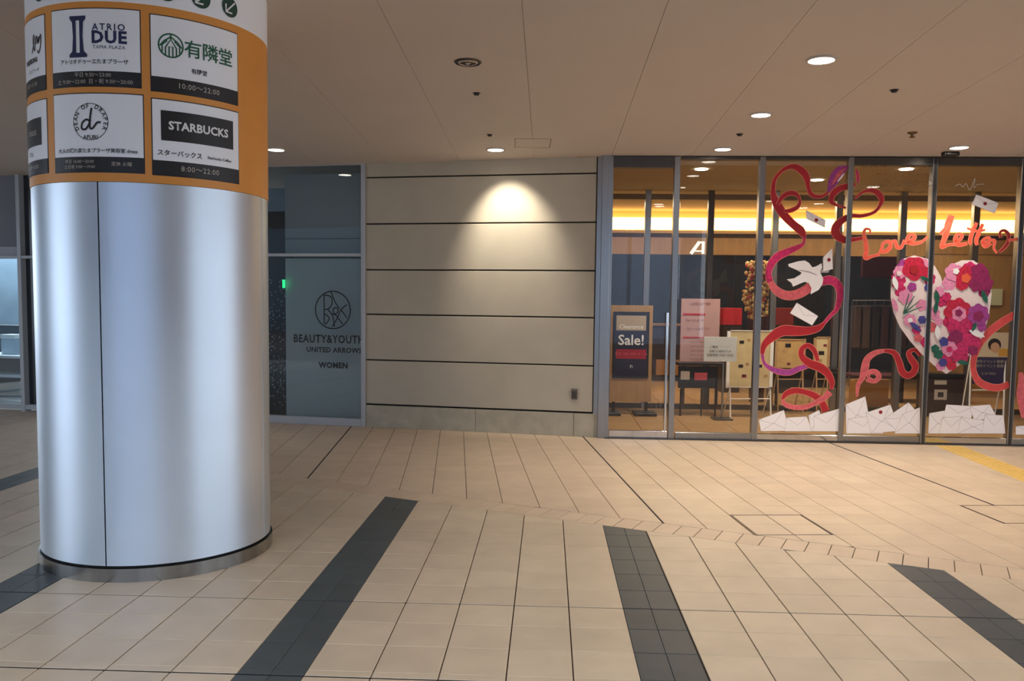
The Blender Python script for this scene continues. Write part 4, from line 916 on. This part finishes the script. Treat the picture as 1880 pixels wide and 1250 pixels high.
for i, (px, m_, lab) in enumerate(((1345, RED, 'red shop display block left of the dried flowers'), (1440, mat('brick_red', (116, 26, 26), .5), 'small red shop display block right of the dried flowers'))):
    r = root('display_block', px, 15.6, lab, 'display block', 'red display blocks')
    obj('block_body', B(None, pt(px-16, 600, 15.6).x, pt(px+16, 600, 15.6).x, 15.6, 15.9, 0, pt(px, 595, 15.6).z), DW, r); obj('block_cloth', pbox(px-17, 565, px+17, 597, 15.58, .34, .01), m_, r)
for i in range(7):
    px = 1575+i*17; r = root('hanging_coat', px, 17.0, ('dark hanging coat on shop rail, position %s of seven counted from the left' % ('first', 'second', 'third', 'fourth', 'fifth', 'sixth', 'last')[i]), 'coat', 'coats on the rail in the shop', z=.5)
    cc2 = random.choice(((40, 34, 36), (64, 40, 42), (30, 32, 40), (82, 66, 60)))
    a = pt(px-5.5, 560, 17); b = pt(px+5.5, 640, 17); bm = bmesh.new(); box(bm, None, a.x, b.x, 17, 17.25, b.z, a.z, bev=.03)
    obj('coat_body', bm, mat('coat_%d' % i, cc2, .8), r); obj('hanger_hook', tube(bmesh.new(), ((a.x+b.x)/2, 17.12, a.z), ((a.x+b.x)/2, 17.12, a.z+.12), .006, 6), STEEL, r)
p0, p1_ = pt(1565, 552, 17.12), pt(1692, 552, 17.12); rl = empty('clothes_rail', (p0.x, 17.12, 0), 0, label='steel clothes rail holding the dark coats', cat='clothes rail')
obj('rail', tube(bmesh.new(), p0, p1_, .014), STEEL, rl)
for p in (p0, p1_): obj('upright', tube(bmesh.new(), p, (p.x, p.y, 0), .014), STEEL, rl)
r = root('tan_partition', 1790, 15.3, 'tan wood partition wall beyond inner glass behind the heart', 'partition')
obj('partition_panel', pbox(1716, 470, 1990, 726, 15.3, .06), mat('tan_wood', (156, 120, 70), .5, var=.1, scale=3, stretch=(6, 6, .6)), r)
obj('partition_cap', pbox(1714, 466, 1990, 470, 15.28, .1), STEELD, r)
obj('shop_notice', B(None, pt(1812, 530, 15.25).x, pt(1842, 530, 15.25).x, 15.26, 15.3, pt(1812, 560, 15.25).z, pt(1812, 530, 15.25).z), mat('pale_green_notice', (190, 200, 170), .5), label='pale green notice on tan partition right of the heart', cat='notice')
# white lettering on fascia
r = empty('fascia_emblem', GC(GC.px(1280, 455)[0], -.02, GC.px(1280, 468)[1]), G.a, label='white slanted letter emblem on the wood fascia, second bay', cat='emblem')
fq = lambda pts: [GC.px(*p) for p in pts]; bm = bmesh.new()
stroke(fq([(1268, 466), (1284, 444)]), .06, lambda x, zz: GC(x, -.02, zz), bm); stroke(fq([(1291, 444), (1290, 466)]), .05, lambda x, zz: GC(x, -.021, zz), bm); stroke(fq([(1280, 445), (1293, 445)]), .03, lambda x, zz: GC(x, -.022, zz), bm); stroke(fq([(1274, 461), (1292, 461)]), .025, lambda x, zz: GC(x, -.023, zz), bm)
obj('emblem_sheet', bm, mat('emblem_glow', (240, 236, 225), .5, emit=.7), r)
# ------------------------------------------------------------------ CEILING FITTINGS
def rotframe(): return math.atan(HS)
def spot(name, loc, tgt, power, ang, blend, color, size=.05, parent=None):
    l = bpy.data.lights.new(name, 'SPOT'); l.energy = power; l.spot_size = math.radians(ang); l.spot_blend = blend; l.color = color; l.shadow_soft_size = size
    o = bpy.data.objects.new(name, l); COL.objects.link(o); o.location = loc; d = Vector(tgt)-Vector(loc); o.rotation_euler = d.to_track_quat('-Z', 'Y').to_euler(); return o
def downlight(px, py, rad, lab, power=60, tgt=None, ang=110, color=(1, .88, .73), blend=.6):
    p = hitceil(px, py); zc = p.z
    r = empty('downlight', (p.x, p.y, zc), 0, label=lab, cat='ceiling light', group='recessed ceiling lights')
    def rg(r0, r1, z0, z1, m, nm_):
        bm = bmesh.new(); n = 28; A = []
        for i in range(n):
            a = 2*math.pi*i/n; A.append([bm.verts.new((p.x+math.cos(a)*rr_, p.y+math.sin(a)*rr_, zz_)) for rr_, zz_ in ((r0, z0), (r1, z0), (r1, z1), (r0, z1))])
        for i in range(n):
            for q in range(4): bm.faces.new((A[i][q], A[(i+1) % n][q], A[(i+1) % n][(q+1) % 4], A[i][(q+1) % 4]))
        return obj(nm_, bm, m, r, smooth=True)
    rg(rad, rad+.018, zc-.012, zc+.002, RIM, 'trim_ring')
    obj('lamp_disc', tube(bmesh.new(), (p.x, p.y, zc-.009), (p.x, p.y, zc+.0), rad, 28), LAMP, r, smooth=True)
    spot('downlight_beam', (p.x, p.y, zc-.03), tgt or (p.x, p.y, 0), power*1.0, ang, blend, color)
    return p
downlight(507, 274, .09, 'small lit downlight just right of the column', 8, ang=100)
pw = hitceil(910, 274); wt = WF(WF.px(925, 640)[0], 0, WF.px(925, 640)[1])
downlight(910, 274, .09, 'small lit downlight in front of panelled wall, casting its bright cone', 105, tgt=WF(WF.px(935, 560)[0], 0, 2.42), ang=72, blend=.8)
downlight(1327, 273, .085, 'small lit downlight over the second glass bay', 80)
downlight(1761, 270, .09, 'small lit downlight over the heart sticker at far right', 90)
downlight(1397, 210, .085, 'brightest glaring downlight, midway up the right ceiling', 150)
downlight(1508, 109, .095, 'large oval lit downlight nearest to camera at upper right', 95)
for i, (x, y) in enumerate(((5.2, 6.6), (5.2, 3.4), (2.2, 3.2), (-.6, 2.2), (7.6, 8.8))):   # more of the same lamps, out of frame
    zc = ceil_z(y); r = empty('downlight', (x, y, zc), 0, label='lit downlight beyond the picture, '+('outside right edge over the hatches', 'outside right edge near the camera', 'above the top edge at right', 'overhead above the camera', 'outside right edge near the glass')[i], cat='ceiling light', group='recessed ceiling lights outside the view')
    obj('lamp_disc', tube(bmesh.new(), (x, y, zc-.009), (x, y, zc), .09, 24), LAMP, r); spot('downlight_beam', (x, y, zc-.03), (x, y, 0), 70, 110, .6, (1, .88, .73))
for i, (px, py) in enumerate(((1288, 310), (1664, 310), (1500, 330))):  # lamps added to brighten the vestibule, no such fittings known there
    p = CAM+ray(px, py)*((H0-EYE)/ray(px, py).z)
    if p.y < 10.5 or p.y > 13.1: p.y = 12.0
    r = empty('downlight', (p.x, p.y, H0), 0, label=('small added downlight to brighten the vestibule, left one', 'small added downlight to brighten the vestibule, right one', 'small added downlight to brighten the vestibule, middle one')[i], cat='ceiling light', group='recessed ceiling lights')
    obj('lamp_disc', tube(bmesh.new(), (p.x, p.y, H0-.009), (p.x, p.y, H0), .08, 24), LAMP, r, smooth=True); spot('downlight_beam', (p.x, p.y, H0-.03), (p.x, p.y, 0), 110, 150, .7, (1, .84, .64))
for i, (px, py, rr, lab) in enumerate(((875, 171, .028, 'small black ceiling sensor right below the round vent'), (899, 247, .026, 'small black ceiling sensor above the wall light cone'), (1642, 165, .03, 'black ceiling sensor at upper right, right of the large downlight'), (1358, 246, .03, 'small dark ceiling sensor under the brightest downlight'))):
    p = hitceil(px, py); r = empty('ceiling_sensor', p, 0, label=lab, cat='sensor', group='ceiling sensors')
    obj('sensor_dome', tube(bmesh.new(), (p.x, p.y, p.z), (p.x, p.y, p.z-.02), rr, 16, rr*.7), BLACK, r, smooth=True); obj('sensor_rim', tube(bmesh.new(), (p.x, p.y, p.z), (p.x, p.y, p.z-.003), rr*1.25, 16), STEELD, r)
p = hitceil(859, 114); r = empty('ceiling_vent', p, 0, label='round slotted ceiling vent left of centre', cat='vent')
for j in range(4):
    bm = bmesh.new(); n = 30; r0 = .105-.027*j; A = [[bm.verts.new((p.x+math.cos(2*math.pi*i/n)*q, p.y+math.sin(2*math.pi*i/n)*q, z_)) for q, z_ in ((r0, p.z-.003-.002*j), (r0-.012, p.z-.012-.002*j), (r0-.016, p.z-.006))] for i in range(n)]
    for i in range(n):
        for q in range(3): bm.faces.new((A[i][q], A[(i+1) % n][q], A[(i+1) % n][(q+1) % 3], A[i][(q+1) % 3]))
    obj('vent_ring', bm, (STEELD, RIM)[j % 2], r, smooth=True)
obj('vent_backing', tube(bmesh.new(), (p.x, p.y, p.z-.002), p, .1, 30), BLACK, r)
p = hitceil(1675, 243); r = empty('sprinkler', p, 0, label='brass sprinkler head hanging from ceiling at right', cat='sprinkler')
obj('sprinkler_plate', tube(bmesh.new(), p, p-Vector((0, 0, .012)), .05, 20, .04), mat('brass', (120, 92, 60), .4, .8), r, smooth=True); obj('sprinkler_head', tube(bmesh.new(), p-Vector((0, 0, .012)), p-Vector((0, 0, .045)), .018, 14, .012), MATS['brass'], r); obj('deflector', tube(bmesh.new(), p-Vector((0, 0, .045)), p-Vector((0, 0, .05)), .028, 14), MATS['brass'], r)
p = hitceil(1745, 279); r = empty('door_sensor', p, G.a, label='black automatic door sensor under ceiling beside far right downlight', cat='sensor')
obj('sensor_body', B(None, p.x-.09, p.x+.09, p.y-.04, p.y+.04, p.z-.045, p.z, bev=.01), BLACK, r); obj('sensor_lens', B(None, p.x-.06, p.x+.06, p.y-.046, p.y-.038, p.z-.035, p.z-.012, bev=.003), STEELD, r)
# access hatch outline
a_, b_, c2 = hitceil(945, 254), hitceil(1013, 254), hitceil(1018, 271)
r = empty('ceiling_hatch', (a_+b_)/2, 0, label='thin outlined ceiling access hatch above the panelled wall', cat='hatch')
bm = bmesh.new(); ws = .008
for (x0, x1, ya, yb) in ((a_.x, b_.x, a_.y, a_.y+ws), (a_.x, b_.x, a_.y+.45-ws, a_.y+.45), (a_.x, a_.x+ws, a_.y, a_.y+.45), (b_.x-ws, b_.x, a_.y, a_.y+.45)):
    v = [bm.verts.new((x, y, ceil_z(y)+dz)) for x, y in ((x0, ya), (x1, ya), (x1, yb), (x0, yb)) for dz in (0, -.002)]
    for q in ((0, 2, 4, 6), (1, 3, 5, 7), (0, 1, 3, 2), (2, 3, 5, 4), (4, 5, 7, 6), (6, 7, 1, 0)): bm.faces.new([v[i] for i in q])
obj('hatch_frame', bm, mat('hatch_line', (112, 98, 88), .7), r)
bm = bmesh.new(); v = [bm.verts.new((x, y, ceil_z(y)+dz)) for x, y in ((a_.x+.01, a_.y+.01), (b_.x-.01, a_.y+.01), (b_.x-.01, a_.y+.44), (a_.x+.01, a_.y+.44)) for dz in (0, -.001)]
for q in ((0, 2, 4, 6), (1, 3, 5, 7), (0, 1, 3, 2), (2, 3, 5, 4), (4, 5, 7, 6), (6, 7, 1, 0)): bm.faces.new([v[i] for i in q])
obj('hatch_panel', bm, CEIL, r)
# ------------------------------------------------------------------ WORLD OUT OF VIEW (unseen walls added to shape the reflections)
obj('wall_unseen', B(None, -9.8, 5.2, -14.3, -14, 0, 8), mat('pale_unseen_wall', (176, 190, 210), .7, var=.15, scale=.6), kind='structure')
obj('wall_unseen', B(None, 5.4, 26, -14.3, -14, 0, 8), mat('brown_unseen_wall', (72, 70, 70), .7, var=.15, scale=.6), kind='structure')
obj('wall_unseen', B(None, -36, -10, -14.3, -14, 0, 8), mat('slate_unseen_wall', (74, 82, 90), .7, var=.15, scale=.6), kind='structure')
obj('wall_unseen', B(None, -17.4, -17, 4.5, 13.5, 0, 8), MATS['slate_unseen_wall'], kind='structure')  # unseen wall added to darken the reflection at the column's left edge
